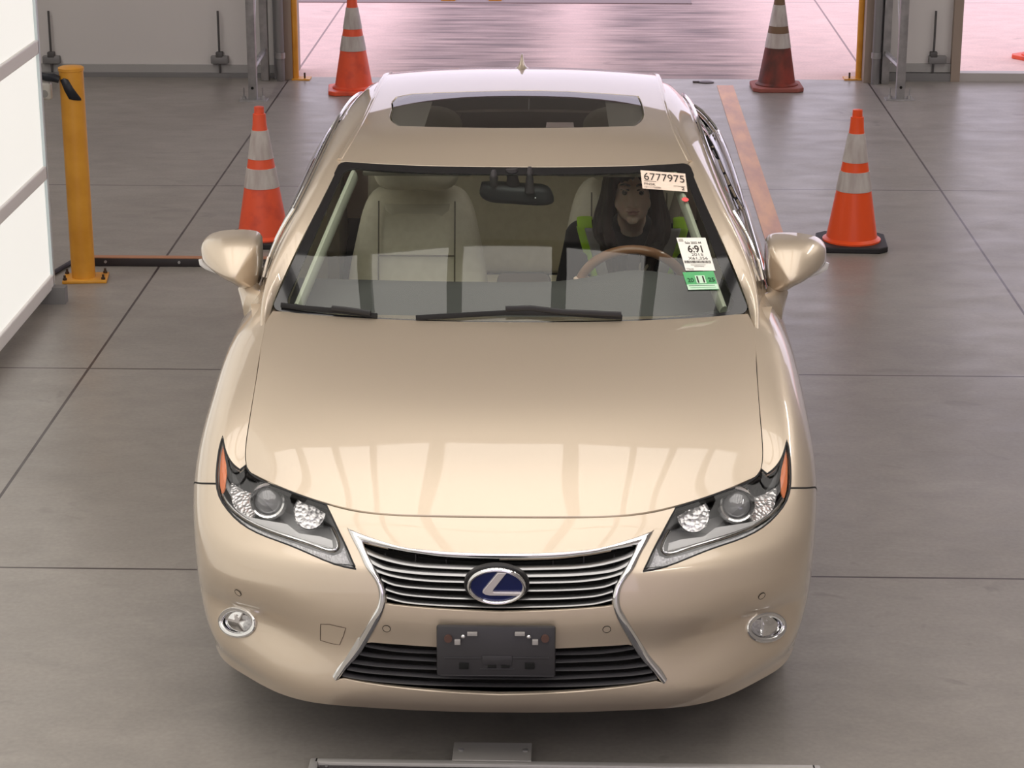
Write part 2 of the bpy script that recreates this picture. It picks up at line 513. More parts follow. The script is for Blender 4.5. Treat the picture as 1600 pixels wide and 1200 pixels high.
wbox('wall_back', xl0, xl1, YB, YB + .15, Zp(200, 112), Hc, WALLP)
wbox('baseboard_back', xl0, xl1, YB - .05, YB + .15, 0, Zp(200, 112), GREYP)
wbox('trim_1', xl0, xl1, YB - .02, YB, Zp(200, 113), Zp(200, 100), mat('wall_rail', (.40, .39, .38), rough=.5))
wbox('wall_back_pier', xl1, X(445, 60), YB - .10, YB + .15, 0, Hc, GREYP)
wbox('trim_2', X(444, 60), X(459, 60), YB - .12, YB + .35, 0, Hc, TAN)
xr0, xr1 = X(1349, 60), X(1365, 60)
wbox('trim_3', xr0, xr1, YB - .12, YB + .35, 0, Hc, TAN)
wbox('wall_back_post', xr1, X(1381, 60), YB - .10, YB + .15, 0, Hc, GREYP)
xw0, xw1 = X(1381, 60), X(1487, 60)
wbox('wall_back_right', xw0, xw1, YB, YB + .15, 0, Hc, WALLP)
wbox('baseboard_back_right', xw0, xw1, YB - .05, YB, 0, Zp(1450, 113), GREYP)
wbox('trim_4', xw0, xw1, YB - .025, YB, Zp(1450, 112), Zp(1450, 99), mat('wall_rail', (.4, .39, .38)))
wbox('trim_5', xw1, X(1501, 60), YB - .06, YB + .2, 0, Hc, TAN)
wbox('trim_6', X(1501, 60), XW1, YB - .04, YB + .06, 0, .06, mat('threshold_white', (.5, .47, .46), rough=.5))
wbox('wall_back_top', X(459, 60), xr0, YB, YB + .15, 3.3, Hc, WALLD)
wbox('wall_back_top_right', X(1501, 60), XW1, YB, YB + .15, 3.3, Hc, WALLD)
wbox('wall_left', XW0 - .15, XW0, YF, YB + .15, 0, Hc, WALLD)
wbox('wall_right', XW1, XW1 + .15, YF, YB + .15, 0, Hc, WALLD)
wbox('ceiling', XW0 - .15, XW1 + .15, YF, YB + .15, Hc, Hc + .15, mat('ceiling_paint', (.5, .48, .46), rough=.8))
wbox('wall_front_left', XW0, -5.4, YF - .15, YF, 0, Hc, WALLD)
wbox('wall_front_right', 5.2, XW1, YF - .15, YF, 0, Hc, WALLD)
wbox('wall_front_top', -5.4, 5.2, YF - .15, YF, 5.2, Hc, WALLD)

# overhead light box: lit panels separated by dark seams
LBZ = 3.4
LIT = mat('lit_diffuser', (.8, .8, .78), rough=.6, emit=(1.0, .95, .90), estr=1.85)
def lightbox(name, x0, x1, y0, y1, label):
    t = empty(name, ((x0 + x1) / 2, (y0 + y1) / 2, LBZ), 0, label, 'ceiling light')
    w, h = (x1 - x0), (y1 - y0); n = 9
    f = MB()
    for k in range(n + 1): f.box((-w / 2 + w * k / n, 0, 0), (.075, h, .12))
    for yy in (-h / 2, -h / 6, h / 6, h / 2): f.box((0, yy, .02), (w, .05, .08))
    f.build('frame', GREYP, t, smooth=False)
    for k in range(n):
        d = MB(); d.box((-w / 2 + w * (k + .5) / n, 0, .03), (w / n - .075, h, .03)); d.build('diffuser', LIT, t, smooth=False)
    for sx in (-1, 1):
        for sy in (-1, 1):
            r = MB(); r.cyl((sx * w * .45, sy * h * .45, .05), (sx * w * .45, sy * h * .45, Hc - LBZ), .012, n=8); r.build('hanger_rod', STEELG, t)
    return t
lightbox('overhead_light_box', -2.50, 1.95, 0.4, 7.5, 'large overhead light box of lit panels hanging above the sedan')

# light wall on the left
pA = wpx(87, 470, Z=0); XL = float(pA[0]) ; YLend = float(pA[1])
def light_wall(x, yend, ybeg, sgn, label, cat='light wall', strength=None):
    t = empty('light_wall', (x, (yend + ybeg) / 2, 0), 0, label, cat)
    h = yend - ybeg; th = .10
    zb = [.10, float(wpx(75, 268, X=x)[2]) if sgn < 0 else 1.03, float(wpx(62, 72, X=x)[2]) if sgn < 0 else 1.6, 2.55, 3.3]
    f = MB(); cx = sgn * th / 2
    for z in zb: f.box((cx, 0, z), (th, h, .065), bevel=.006)
    f.build('rail', mat('light_wall_rail', (.85, .82, .80), rough=.5), t, smooth=False)
    f = MB()
    for yy in (-h / 2, h / 2): f.box((cx, yy, (zb[0] + zb[-1]) / 2), (th, .03, zb[-1] - zb[0] + .045))
    f.build('end_post', mat('pale_aluminium', (.62, .70, .72), rough=.4, metal=.3), t, smooth=False)
    for a, b in zip(zb, zb[1:]):
        d = MB(); d.box((cx, 0, (a + b) / 2), (th * .72, h - .03, b - a - .065)); d.build('diffuser', LIT2, t, smooth=False)
    for yy in (-h / 2 + .05, -h * .1, h / 2 - .03):
        d = MB(); d.box((cx, yy, .04), (.22, .06, .08)); d.build('foot', GREYP, t, smooth=False)
    return t
LIT2 = mat('lit_side_diffuser', (.35, .35, .33), rough=.6, emit=(1.0, .96, .89), estr=.66)
light_wall(XL, YLend, -3.5, -1, 'tall light wall of glowing white panels left of the sedan')
# ------------------------------------------------------------------ THE CAR
def thin_glass(name, tint, refl=1.5, rough=0.0, extra=1.0):
    m = bpy.data.materials.new(name); m.use_nodes = True; n = m.node_tree.nodes; l = m.node_tree.links
    n.clear(); out = n.new('ShaderNodeOutputMaterial'); mx = n.new('ShaderNodeMixShader')
    tr = n.new('ShaderNodeBsdfTransparent'); tr.inputs['Color'].default_value = (*tint, 1)
    gl = n.new('ShaderNodeBsdfGlossy'); gl.inputs['Roughness'].default_value = rough
    fr = n.new('ShaderNodeFresnel'); fr.inputs['IOR'].default_value = refl
    mu = n.new('ShaderNodeMath'); mu.operation = 'MULTIPLY'; mu.use_clamp = True; mu.inputs[1].default_value = extra
    l.new(fr.outputs[0], mu.inputs[0]); l.new(mu.outputs[0], mx.inputs[0]); l.new(tr.outputs[0], mx.inputs[1]); l.new(gl.outputs[0], mx.inputs[2])
    l.new(mx.outputs[0], out.inputs['Surface']); MATS[name] = m
    return m
SUNG = thin_glass('sunroof_glass', (.55, .56, .58), 1.5, extra=1.0)
cp = Matrix.Rotation(CAM_YAW, 4, 'Z') @ Vector((-CAR_CX, CAR_YO, 0, 1))
CAR = empty('car', (cp.x, cp.y, 0), CAM_YAW - CAR_YAW_K, 'champagne beige sedan facing the camera in the middle of the bay', 'car')

# lower body: rows from lip to hood edge, columns from nose centre round to the tail
COL = [  # bulge plan X,Y | hood-edge X,Y,Z | lip X,Y,Z
 (.00, .000, .00, .140, .745, .00, .050, .225),
 (.20, .006, .19, .138, .747, .20, .056, .225),
 (.38, .026, .36, .155, .750, .38, .075, .225),
 (.52, .056, .47, .205, .756, .50, .098, .225),
 (.64, .100, .59, .287, .767, .61, .160, .225),
 (.74, .165, .688, .378, .776, .715, .265, .228),
 (.805, .245, .714, .450, .797, .78, .345, .232),
 (.850, .370, .720, .570, .845, .825, .47, .24),
 (.882, .570, .724, .750, .900, .855, .63, .245),
 (.900, .850, .733, .950, .945, .87, .87, .25),
 (.905, 1.15, .742, 1.15, .978, .875, 1.16, .25),
 (.905, 1.55, .80, 1.55, .985, .875, 1.56, .25),
 (.905, 2.2, .818, 2.20, .985, .875, 2.2, .25),
 (.905, 3.1, .825, 3.1, .995, .875, 3.1, .25),
 (.895, 3.9, .80, 3.9, 1.02, .865, 3.9, .25),
 (.86, 4.5, .72, 4.35, 1.03, .80, 4.5, .27),
 (.60, 4.82, .50, 4.5, 1.03, .55, 4.75, .30),
 (.25, 4.89, .22, 4.55, 1.03, .23, 4.8, .30),
 (.00, 4.90, .00, 4.56, 1.03, .00, 4.81, .30)]
def front_w(k):   # 1 at nose, 0 at sides
    return [1, 1, 1, 1, .95, .8, .5, .2, 0][k] if k < 9 else 0
rows = [[] for _ in range(9)]
for k, (bx, by, hx, hy, hz, lx, ly, lz) in enumerate(COL):
    f = front_w(k)
    dx, dy = (bx - lx), (by - ly)
    nose = max(0, 1 - abs(bx) / .42) if k < 9 else 0          # centre strip between the chrome blades
    side = 1 - f
    rows[0].append((lx, ly, lz))
    rows[1].append((lx + (.004 * side), ly - .022 * f - 0.0 * side, lz + .03))
    rows[2].append((lx + dx * .35, ly + dy * (.35) - .020 * f, lz + .075))
    # crease row
    cz = .40 if k < 9 else .42
    rows[3].append((lx + dx * .75, ly + dy * .75 + .012 * f * (1 - nose), cz))
    rows[4].append((bx - .003 * side, by + .002 * f, .505))
    rows[5].append((bx, by + .010 * f, .60))
    # shoulder rows between the bulge and the hood edge
    ex, ey, ez = bx, by + .010 * f, .60
    vx, vy, vz = hx - ex, hy - ey, hz - ez
    if k < 9:
        a = (.22, .24, .40); b = (.60, .60, .74)
        sa = (.12, .16, .56); sb = (.48, .52, .88)
    else:
        a = b = None; sa = (.12, .2, .55); sb = (.45, .55, .88)
        if k > 10: sb = (.55, .55, .80)
    A = tuple(f * p + side * q for p, q in zip(a, sa)) if a else sa
    B = tuple(f * p + side * q for p, q in zip(b, sb)) if b else sb
    rows[6].append((ex + vx * A[0], ey + vy * A[1], ez + vz * A[2]))
    rows[7].append((ex + vx * B[0], ey + vy * B[1], ez + vz * B[2]))
    rows[8].append((hx, hy, hz))
def sculpt(P):
    x = np.abs(P[:, 0]); P = P.copy()
    f = lambda t: np.clip(t, 0, 1) ** 2 * (3 - 2 * np.clip(t, 0, 1))
    front = (P[:, 1] < .6)
    a = (.050 * f((x - .41) / .26)) * f((.87 - x) / .12) * front
    h = P[:, 2] - (.414 + .030 * f((x - .42) / .25))
    r = np.sqrt(h * h + .004 ** 2) - .004
    k = np.where(h > 0, np.clip(1 - r / .125, 0, 1) ** 1.4, np.exp(-(r / .065) ** 1.5))
    P[:, 1] += a * k
    return P
BODY = Surf(rows, disp=sculpt)

# hood: from the leading edge back to the cowl
hood_edge = [(r[2], r[3], r[4]) for r in COL[:11]]
he = curve(hood_edge, 60)                       # nose centre -> cowl corner
def hood_grid():
    front = [(0, .140, .745), (.19, .138, .747), (.36, .155, .750), (.47, .205, .756), (.59, .287, .767), (.700, .392, .777)]
    side = [(.700, .392, .777), (.7135, .45, .797), (.7195, .57, .845), (.724, .75, .900), (.733, .95, .945), (.742, 1.15, .978), (.73, 1.24, .990)]
    mid = [(0, .14, .745), (0, .23, .792), (0, .38, .850), (0, .57, .906), (0, .82, .947), (0, 1.06, .971), (0, 1.22, .983)]
    rws = []
    for j in range(7):
        m0, s0 = np.array(mid[j]), np.array(side[j]); row = []
        for i in range(6):
            w = abs(front[i][0]) / .700
            x = s0[0] * w
            # longitudinal offset follows the leading edge shape, fading backwards
            fy = np.array(front[i]); fade = (1 - j / 6.0) ** 1.3
            y_lin = m0[1] + (s0[1] - m0[1]) * w ** 2.0
            y_front = fy[1]
            y = y_lin + (y_front - (front[0][1] + (front[5][1] - front[0][1]) * w ** 2.0)) * fade
            cr = .012 * math.sin(PI * min(1, j / 6)) * (1 - w ** 6)
            z = m0[2] + (s0[2] - m0[2]) * w ** 2.6 + cr * (w ** 2) * (1 - w) * 4
            if j == 0: z = fy[2]
            row.append((x, y, z))
        rws.append(row)
    return rws
HOOD = Surf(hood_grid())

# greenhouse
WS = []   # windshield rows bottom->top, columns centre->edge
for (yc, zc), (xe, ye, ze) in zip([(1.165, .975), (1.37, 1.099), (1.57, 1.211), (1.79, 1.322)], [(.735, 1.25, .990), (.667, 1.475, 1.135), (.618, 1.68, 1.235), (.575, 1.885, 1.318)]):
    r = []
    for w in (0, .3, .6, .85, 1):
        r.append((xe * w, yc + (ye - yc) * w ** 2.6, zc + (ze - zc) * w ** 2.6 + .0 * w))
    WS.append(r)
WIND = Surf(WS)
RF = []
for (yc, zc), (xe, ye, ze) in zip([(1.79, 1.322), (1.95, 1.365), (2.3, 1.402), (2.8, 1.412), (3.22, 1.392), (3.4, 1.368)], [(.575, 1.885, 1.318), (.556, 2.0, 1.345), (.537, 2.3, 1.371), (.527, 2.8, 1.382), (.525, 3.26, 1.362), (.522, 3.45, 1.335)]):
    RF.append([(xe * w, yc + (ye - yc) * w ** 2.4, zc + (ze - zc) * w ** 2.4) for w in (0, .3, .6, .85, 1)])
ROOF = Surf(RF)
# side of the greenhouse (right-hand side, X>0): columns along Y, rows belt -> window top -> roof ditch
LC = [(.745, 1.09, .950), (.764, 1.28, .976), (.800, 1.55, .982), (.818, 2.2, .985), (.825, 3.1, .995), (.80, 3.9, 1.02), (.76, 4.2, 1.03)]
LB = [(.745, 1.09, .955), (.758, 1.28, 1.035), (.700, 1.66, 1.195), (.632, 2.2, 1.325), (.617, 2.85, 1.335), (.625, 3.55, 1.23), (.69, 4.1, 1.06)]
LB2 = [(.740, 1.09, .955), (.748, 1.28, 1.035), (.672, 1.66, 1.225), (.582, 2.15, 1.356), (.570, 2.85, 1.372), (.585, 3.55, 1.262), (.67, 4.12, 1.06)]
LA = [(.735, 1.09, .950), (.732, 1.27, 1.000), (.645, 1.57, 1.187), (.545, 2.14, 1.360), (.527, 2.85, 1.382), (.54, 3.6, 1.26), (.64, 4.15, 1.055)]
mid = lambda p, q, b, w=.5: tuple(a * (1 - w) + c * w + d for a, c, d in zip(p, q, b))
LM = [mid(p, q, (.012 if p[1] > 1.4 else .003, 0, 0)) for p, q in zip(LC, LB)]
SIDE = Surf([LC, LM, LB, LB2, LA], mirror=False)
def flipx(S_):
    G = S_.G.copy(); G[..., 0] *= -1; t = Surf(G[:, ::-1], mirror=False); return t
SIDE_L = flipx(SIDE)

# ---- traces from the photograph onto the body
def c2(pts): return [(780 + x * .3832, 660 + y * .3832) for x, y in pts]
lamp_loop = loop(
    BODY.trace(c2([(1173, 72), (1160, 122), (1140, 163), (1112, 193), (1082, 211)])),
    BODY.trace(c2([(1082, 211), (1040, 234), (960, 262), (880, 292), (800, 320), (722, 347)])),
    BODY.trace(c2([(722, 347), (700, 385), (660, 460), (620, 537), (586, 608)])),
    BODY.trace(c2([(586, 608), (660, 594), (760, 558), (870, 514), (960, 484), (1040, 449), (1095, 412), (1143, 362), (1170, 322), (1182, 288)])),
    BODY.trace(c2([(1182, 288), (1188, 240), (1188, 180), (1183, 120), (1173, 72)])), n=16)
for _k in range(16, 33): lamp_loop[_k] = np.array([lamp_loop[_k][0], BODY.hi[1]])
# upper opening (chrome outer edge) of the spindle grille, half
inv = lambda pts: [((x - 780) / .3832, (y - 660) / .3832) for x, y in pts]
sp_top_out = inv([(783, 864.5), (840, 864), (880, 862), (900, 860.3), (923.3, 858.2), (946.7, 853.8), (970, 846.8), (1002.7, 836), (1021.9, 827.6)])
sp_out = inv([(1021.9, 827.6), (1010.9, 849.2), (999.2, 870.2), (986.4, 894.7), (974.7, 911), (969.4, 925), (968.3, 936.7), (970, 948.4), (974.8, 958), (986.5, 978.5), (1001.7, 1003), (1019, 1028.7), (1034, 1046), (1042, 1060)])
sp_in = inv([(995.5, 850.0), (991.2, 860.8), (981.7, 880), (970, 900.5), (960.7, 916.9), (957.2, 928.5), (957, 942.5), (959.7, 955), (966.7, 971.5), (983, 1000.7), (1001.7, 1028.7), (1019, 1047.4), (1028, 1059), (1036, 1068.4)])
sp_top_in = inv([(783, 872.5), (840, 872), (880, 870), (900, 867.8), (923, 865), (946.7, 860.8), (970, 856), (995.5, 850)])
bar_top = [(0, 775), (150, 771), (300, 764), (450, 752)]
bar_bot = [(0, 929), (230, 922), (400, 914), (547, 905)]
low_bot = [(0, 1112), (200, 1106), (400, 1092), (560, 1072), (664, 1052)]
T = BODY.trace
def half_to_full(seg):   # seg starts at centre; returns full left->right
    R = [np.array(p) for p in seg]; R[0][0] = 0
    return flip(R[1:]) + R
def edge(pts, n=24): return curve(T(c2(pts)), n)

E_top_out, E_top_in = edge(sp_top_out), edge(sp_top_in)
E_out, E_in = edge(sp_out, 40), edge(sp_in, 40)
E_bar_top, E_bar_bot, E_low_bot = edge(bar_top), edge(bar_bot), edge(low_bot)
def clampc(l): l = [np.array(p) for p in l]; l[0][0] = 0.0; return l
E_top_out, E_top_in, E_bar_top, E_bar_bot, E_low_bot = map(clampc, (E_top_out, E_top_in, E_bar_top, E_bar_bot, E_low_bot))
def idx_near(lst, p): return int(np.argmin([np.linalg.norm(np.array(q) - p) for q in lst]))
# upper grille hole
i_bt = idx_near(E_in, E_bar_top[-1]); i_bb = idx_near(E_in, E_bar_bot[-1])
E_bar_top[-1] = np.array(E_in[i_bt]); E_bar_bot[-1] = np.array(E_in[i_bb]); E_low_bot[-1] = np.array(E_in[-1]); E_top_in[-1] = np.array(E_in[0])
up_half = E_top_in + list(E_in[1:i_bt]) + list(reversed(E_bar_top))        # centre top -> tip -> centre bottom
low_half = E_bar_bot + list(E_in[i_bb + 1:]) + list(reversed(E_low_bot[:-1]))
def full_hole(h):
    h = [np.array(p) for p in h]
    L = [np.array([-p[0], p[1]]) for p in reversed(h[1:-1])]
    return h + L
UP_HOLE, LOW_HOLE = full_hole(up_half), full_hole(low_half)
# fog lamps
def ell(cx, cy, rx, ry, n=32, rot=0):
    return [(cx + rx * math.cos(a) * math.cos(rot) - ry * math.sin(a) * math.sin(rot), cy + rx * math.cos(a) * math.sin(rot) + ry * math.sin(a) * math.cos(rot)) for a in [2 * PI * k / n for k in range(n)]]
FOG = T(ell(1196.5, 979.5, 27.5, 20.5, rot=-.12))
# bumper / fender line under the lamp's outer corner
smax = BODY.hi[0]; tmax = BODY.hi[1]; tmin = BODY.lo[1]
def s_at(Y, z):   # s on the right side at Y, z
    return BODY.shoot((3, Y, z), (-1, 0, 0))
gap_a = T(c2([(1186, 268), (1272, 266)]))
# lamp outline index nearest to start of gap
lampA = np.array(lamp_loop)
ig = idx_near(lampA, gap_a[0]); i_hood = 16      # index of hood corner on the lamp loop
i_in = 32                                        # inner top corner of the lamp (on the hood edge)
sF = gap_a[1][0]
# bumper outline: nose centre top -> lamp inner corner -> along lamp lower edge -> gap -> down arch edge -> lip
s_bum = s_at(.62, .5)[0]
arch = lambda yc: [BODY.shoot((3, yc + .375 * math.cos(a), .325 + .375 * math.sin(a)), (-1, 0, 0)) for a in np.linspace(0, PI, 34)]
lamp_lower = [np.array(p) for p in lamp_loop[i_in:ig]] + [np.array(gap_a[0])]
lamp_lower[0][1] = tmax
archF = [np.array(p) for p in arch(.975)]         # from rear foot (angle 0) to front foot (pi)
# gap from lamp corner down to the arch
g_end = BODY.shoot((3, .66, .56), (-1, 0, 0))
gap_line = curve([gap_a[0], gap_a[1], BODY.shoot((3, .635, .62), (-1, 0, 0)), g_end], 12)
ia = idx_near(archF, g_end)
sA_front = archF[-1][0]
b_half = [np.array([0, tmax])] + [np.array([s, tmax]) for s in np.linspace(0, lamp_lower[0][0], 22)[1:-1]] + lamp_lower + gap_line[1:] + archF[ia + 1:-1] + [np.array([sA_front, tmin])] + [np.array([s, tmin]) for s in np.linspace(sA_front, 0, 50)[1:]]
bumper_outer = full_hole(b_half)
# fender (right)
s_cowl = BODY.S.x[len(COL) - 1 + 10]; s_door = s_at(1.42, .7)[0]
lamp_upper = [np.array(p) for p in lamp_loop[ig:]] + [np.array(p) for p in lamp_loop[:i_hood + 1]]
lamp_upper[-1][1] = tmax
fender_outer = [np.array(gap_a[0])] + lamp_upper + [np.array([s, tmax]) for s in np.linspace(lamp_upper[-1][0], s_door, 40)[1:]] + [np.array([s_door, t]) for t in np.linspace(tmax, tmin, 30)[1:]] + [np.array([archF[0][0], tmin])] + archF[1:ia] + list(reversed(gap_line))[:-1]
# doors and rear quarter
s_d2 = s_at(2.52, .7)[0]; s_d3 = s_at(3.62, .7)[0]
archR = [np.array(p) for p in arch(3.79)]
g = .0025
def rect(s0, s1, t0, t1, n=30):
    return [np.array([s, t0]) for s in np.linspace(s0, s1, n)[:-1]] + [np.array([s1, t]) for t in np.linspace(t0, t1, n)[:-1]] + [np.array([s, t1]) for s in np.linspace(s1, s0, n)[:-1]] + [np.array([s0, t]) for t in np.linspace(t1, t0, n)[:-1]]

panel('front_bumper', BODY, bumper_outer, [UP_HOLE, LOW_HOLE, FOG, flip(FOG)], PAINT, CAR, step=.018, flange=.015)
for sg in (1, -1):
    F = (lambda l: l) if sg > 0 else flip
    panel('fender', BODY, F(fender_outer), (), PAINT, CAR, step=.022)
    seam('panel_gap', BODY, F(gap_line), .0045, CAR)
    panel('front_door', BODY, F(rect(s_door + 2 * g, s_d2 - g, tmin + .03, tmax)), (), PAINT, CAR, step=.05)
    panel('rear_door', BODY, F(rect(s_d2 + g, s_d3 - g, tmin + .03, tmax)), (), PAINT, CAR, step=.05)
    q = [np.array([s_d3 + g, tmax])] + [np.array([s_d3 + g, t]) for t in np.linspace(tmax, tmin, 20)[1:]] + [p for p in archR if p[0] > s_d3 + g][::1] + [np.array([smax - .35, tmin])] + [np.array([smax - .35, t]) for t in np.linspace(tmin, tmax, 20)[1:]] + [np.array([s, tmax]) for s in np.linspace(smax - .35, s_d3 + g, 20)[1:-1]]
    q = [np.array([s, t]) for s, t in q]
    # order the arch from front to rear
    fr = [np.array([s_d3 + g, t]) for t in np.linspace(tmax, tmin, 20)]
    ar = sorted([p for p in archR if p[0] > s_d3 + g * 2], key=lambda p: p[0])
    if ar: fr = [p for p in fr if p[1] > ar[0][1]]
    q = fr + ar + [np.array([s, tmin]) for s in np.linspace(ar[-1][0], smax - .3, 16)[1:]] + [np.array([smax - .3, t]) for t in np.linspace(tmin, tmax, 20)[1:]] + [np.array([s, tmax]) for s in np.linspace(smax - .3, s_d3 + g, 20)[1:-1]]
    panel('quarter_panel', BODY, F(q), (), PAINT, CAR, step=.05)
# tail closes the body behind
def tail():
    vs, fs = [], []
    S1 = np.linspace(smax - .3, smax, 8); Tt = np.linspace(tmin, tmax, 14)
    for sg in (1, -1):
        b = len(vs); st = np.array([(sg * s, t) for t in Tt for s in S1]); vs += list(BODY.ev(st))
        for j in range(13):
            for i in range(7):
                a = b + j * 8 + i; fs.append((a, a + 1, a + 9, a + 8))
    # trunk lid
    top = BODY.ev([(s, tmax) for s in np.linspace(s_at(4.12, .9)[0], smax, 14)]); b = len(vs)
    for p in top:
        for w in (-1, -.5, 0, .5, 1): vs.append(p * [w, 1, 1] + np.array([0, 0, .03 * (1 - w * w)]))
    for i in range(13):
        for k in range(4): a = b + i * 5 + k; fs.append((a, a + 1, a + 6, a + 5))
    mesh_obj('trunk_lid', vs, fs, PAINT, CAR, smooth=True)
tail()
# hood
Hs, Ht = HOOD.hi
hood_out = rect(-Hs, Hs, 0, Ht - .001, 60)
ins = .0026
hood_out = [np.array([np.clip(p[0], -Hs + ins, Hs - ins), max(p[1], .0065)]) for p in hood_out]
panel('hood', HOOD, hood_out, (), PAINT, CAR, step=.022, flange=.02)
# roof with sunroof opening
sun = loop(ROOF.trace([(612, 170), (610, 187), (622, 197)]), ROOF.trace([(622, 197), (700, 199), (808, 200), (916, 199), (992, 197)]),
           ROOF.trace([(992, 197), (1004, 187), (1003, 160), (998, 150)]), ROOF.trace([(998, 150), (916, 144), (808, 141), (700, 144), (626, 149), (612, 170)]), n=12)
Rs, Rt = ROOF.hi
panel('roof', ROOF, rect(-Rs, Rs, .004, Rt, 40), [sun], PAINT, CAR, step=.025)
sunA = np.array(sun); cen = sunA.mean(0)
panel('sunroof', ROOF, [cen + (p - cen) * .985 for p in sunA], (), SUNG, CAR, step=.03, off=-.001, label='dark glass sunroof')
# windshield : black border and clear glass
Ws, Wt = WIND.hi
GLASS = thin_glass('windshield_glass', (0.93, 0.97, 0.93), 1.5, extra=1.35)
SGLASS = thin_glass('side_glass', (0.8, 0.83, 0.81), 1.5, extra=1.5)
LENS = thin_glass('lamp_cover_lens', (0.97, 0.97, 0.97), 1.4, extra=1.0)
def rc(s0, s1, t0, t1, r, n=8):
    out = []
    for cx, cy, a0 in ((s1 - r, t1 - r, 0), (s0 + r, t1 - r, 90), (s0 + r, t0 + r, 180), (s1 - r, t0 + r, 270)):
        out += [np.array([cx + r * math.cos(math.radians(a0 + 90 * k / n)), cy + r * math.sin(math.radians(a0 + 90 * k / n))]) for k in range(n + 1)]
    return out
def dens(lp, d=.03):
    o = []
    for a, b in zip(lp, lp[1:] + lp[:1]):
        k = max(1, int(np.linalg.norm(b - a) / d)); o += [a + (b - a) * j / k for j in range(k)]
    return o
w_out = dens(rc(-Ws, Ws, -.0, Wt, .03)); w_in = dens(rc(-Ws + .033, Ws - .033, .012, Wt - .035, .045))
ws = panel('windshield', WIND, w_in, (), GLASS, CAR, step=.06, flange=0, off=.001)
panel('windshield_border', WIND, w_out, [w_in], FRIT, CAR, step=.04, flange=.006, off=.001, label='black ceramic border')
# cowl between hood and glass, dark
cv = []
for w in np.linspace(-1, 1, 25):
    a = HOOD.ev([(w * Hs, Ht)])[0]; b = WIND.ev([(w * Ws, 0)])[0]
    cv += [a + [0, -.02, -.02], a + [0, .0, -.035], b + [0, .03, -.03], b + [0, .06, -.0]]
mesh_obj('cowl', cv, [(i * 4 + k, i * 4 + k + 1, i * 4 + k + 5, i * 4 + k + 4) for i in range(24) for k in range(3)], BLACK, CAR, smooth=True)

def side_parts(SF, sg):
    Sx, Tx = SF.S.x, SF.T.x
    L = Sx[-1]
    fl = (lambda s, t: np.array([s, t])) if sg > 0 else (lambda s, t: np.array([L - s, t]))
    def P(lst): return [fl(s, t) for s, t in lst]
    tb, tw, tt = .012, Tx[2], Tx[4]
    # s positions by Y
    def sY(Y, t):
        g_ = np.array([SF.ev([fl(s, t)])[0][1] for s in np.linspace(0, L, 200)])
        return float(np.linspace(0, L, 200)[np.argmin(abs(g_ - Y))])
    # window openings: front and rear glass
    def wtop(s): return tw - .006
    sA, sB0, sB1, sC = sY(1.62, .03), sY(2.50, .1), sY(2.58, .1), sY(3.45, .1)
    f0, f1 = sY(1.70, .10), sY(2.2, tw)
    front = [(sA, tb), (sB0, tb)] + [(sB0, tw - .01)] + [(s, tw - .008) for s in np.linspace(sB0, sY(1.85, tw), 14)[1:]] + [(sY(1.72, tw), tw - .02), (sA + .02, tb + .05)]
    rear = [(sB1, tb), (sY(3.75, .05), tb + .01), (sY(3.7, tw), tw - .05), (sY(3.5, tw), tw - .012), (sB1, tw - .008)]
    Fp, Rp = P(front), P(rear)
    if sg < 0: Fp, Rp = Fp[::-1], Rp[::-1]
    Fp, Rp = dens(Fp, .02), dens(Rp, .02)
    outer = dens([fl(0, 0), fl(L, 0), fl(L, tt), fl(0, tt)][::1 if sg > 0 else -1], .03)
    panel('cabin_side_frame', SF, outer, [Fp, Rp], PAINT, CAR, step=.03, flange=.008)
    panel('side_window', SF, Fp, (), SGLASS, CAR, step=.06, flange=0, off=-.004)
    panel('side_window', SF, Rp, (), SGLASS, CAR, step=.06, flange=0, off=-.004)
    # chrome strip round the windows
    full = [(sA, tb), (sY(3.75, .05), tb + .01), (sY(3.7, tw), tw - .05), (sY(3.5, tw), tw - .012)] + [(s, tw - .008) for s in np.linspace(sY(3.5, tw), sY(1.85, tw), 14)[1:]] + [(sY(1.72, tw), tw - .02), (sA + .02, tb + .05)]
    pts = dens(P(full), .03); pos = SF.ev(pts) + SF.nrm(pts) * .009 * (1 if SF.nrm(pts)[0][0] * sg > 0 else -1)
    m = MB(); m.tube([tuple(p) for p in pos], .0065, n=8, closed=True); m.build('window_chrome_strip', CHROME, CAR, label='bright strip round the side windows')
    # black door frame between the two glasses
    pil = P([(sB0, tb), (sB1, tb), (sB1, tw - .008), (sB0, tw - .008)])
    if sg < 0: pil = pil[::-1]
    panel('pillar_cover', SF, dens(pil, .03), (), FRIT, CAR, step=.04, off=.002)
side_parts(SIDE, 1); side_parts(SIDE_L, -1)
for sg in (1, -1):
    vs = [(sg * .722, 1.08, .958), (sg * .770, 1.10, .954), (sg * .815, 1.38, .974), (sg * .722, 1.31, .988), (sg * .722, 1.2, .976)]
    o = mesh_obj('cowl_corner', vs, [(0, 1, 2, 3, 4) if sg > 0 else (4, 3, 2, 1, 0)], PAINT, CAR); md = o.modifiers.new('t', 'SOLIDIFY'); md.thickness = .006
# roof ditch mouldings
for sg in (1, -1):
    p = [(.5785, 1.90, 1.322), (.556, 2.03, 1.35), (.5365, 2.3, 1.3725), (.526, 2.8, 1.3835), (.5245, 3.26, 1.364), (.5225, 3.44, 1.338)]
    m = MB(); m.tube([(sg * a, b, c_) for a, b, c_ in curve(p, 40)], [(.009, .004)] * 41, n=8); m.build('roof_moulding', PAINT, CAR)
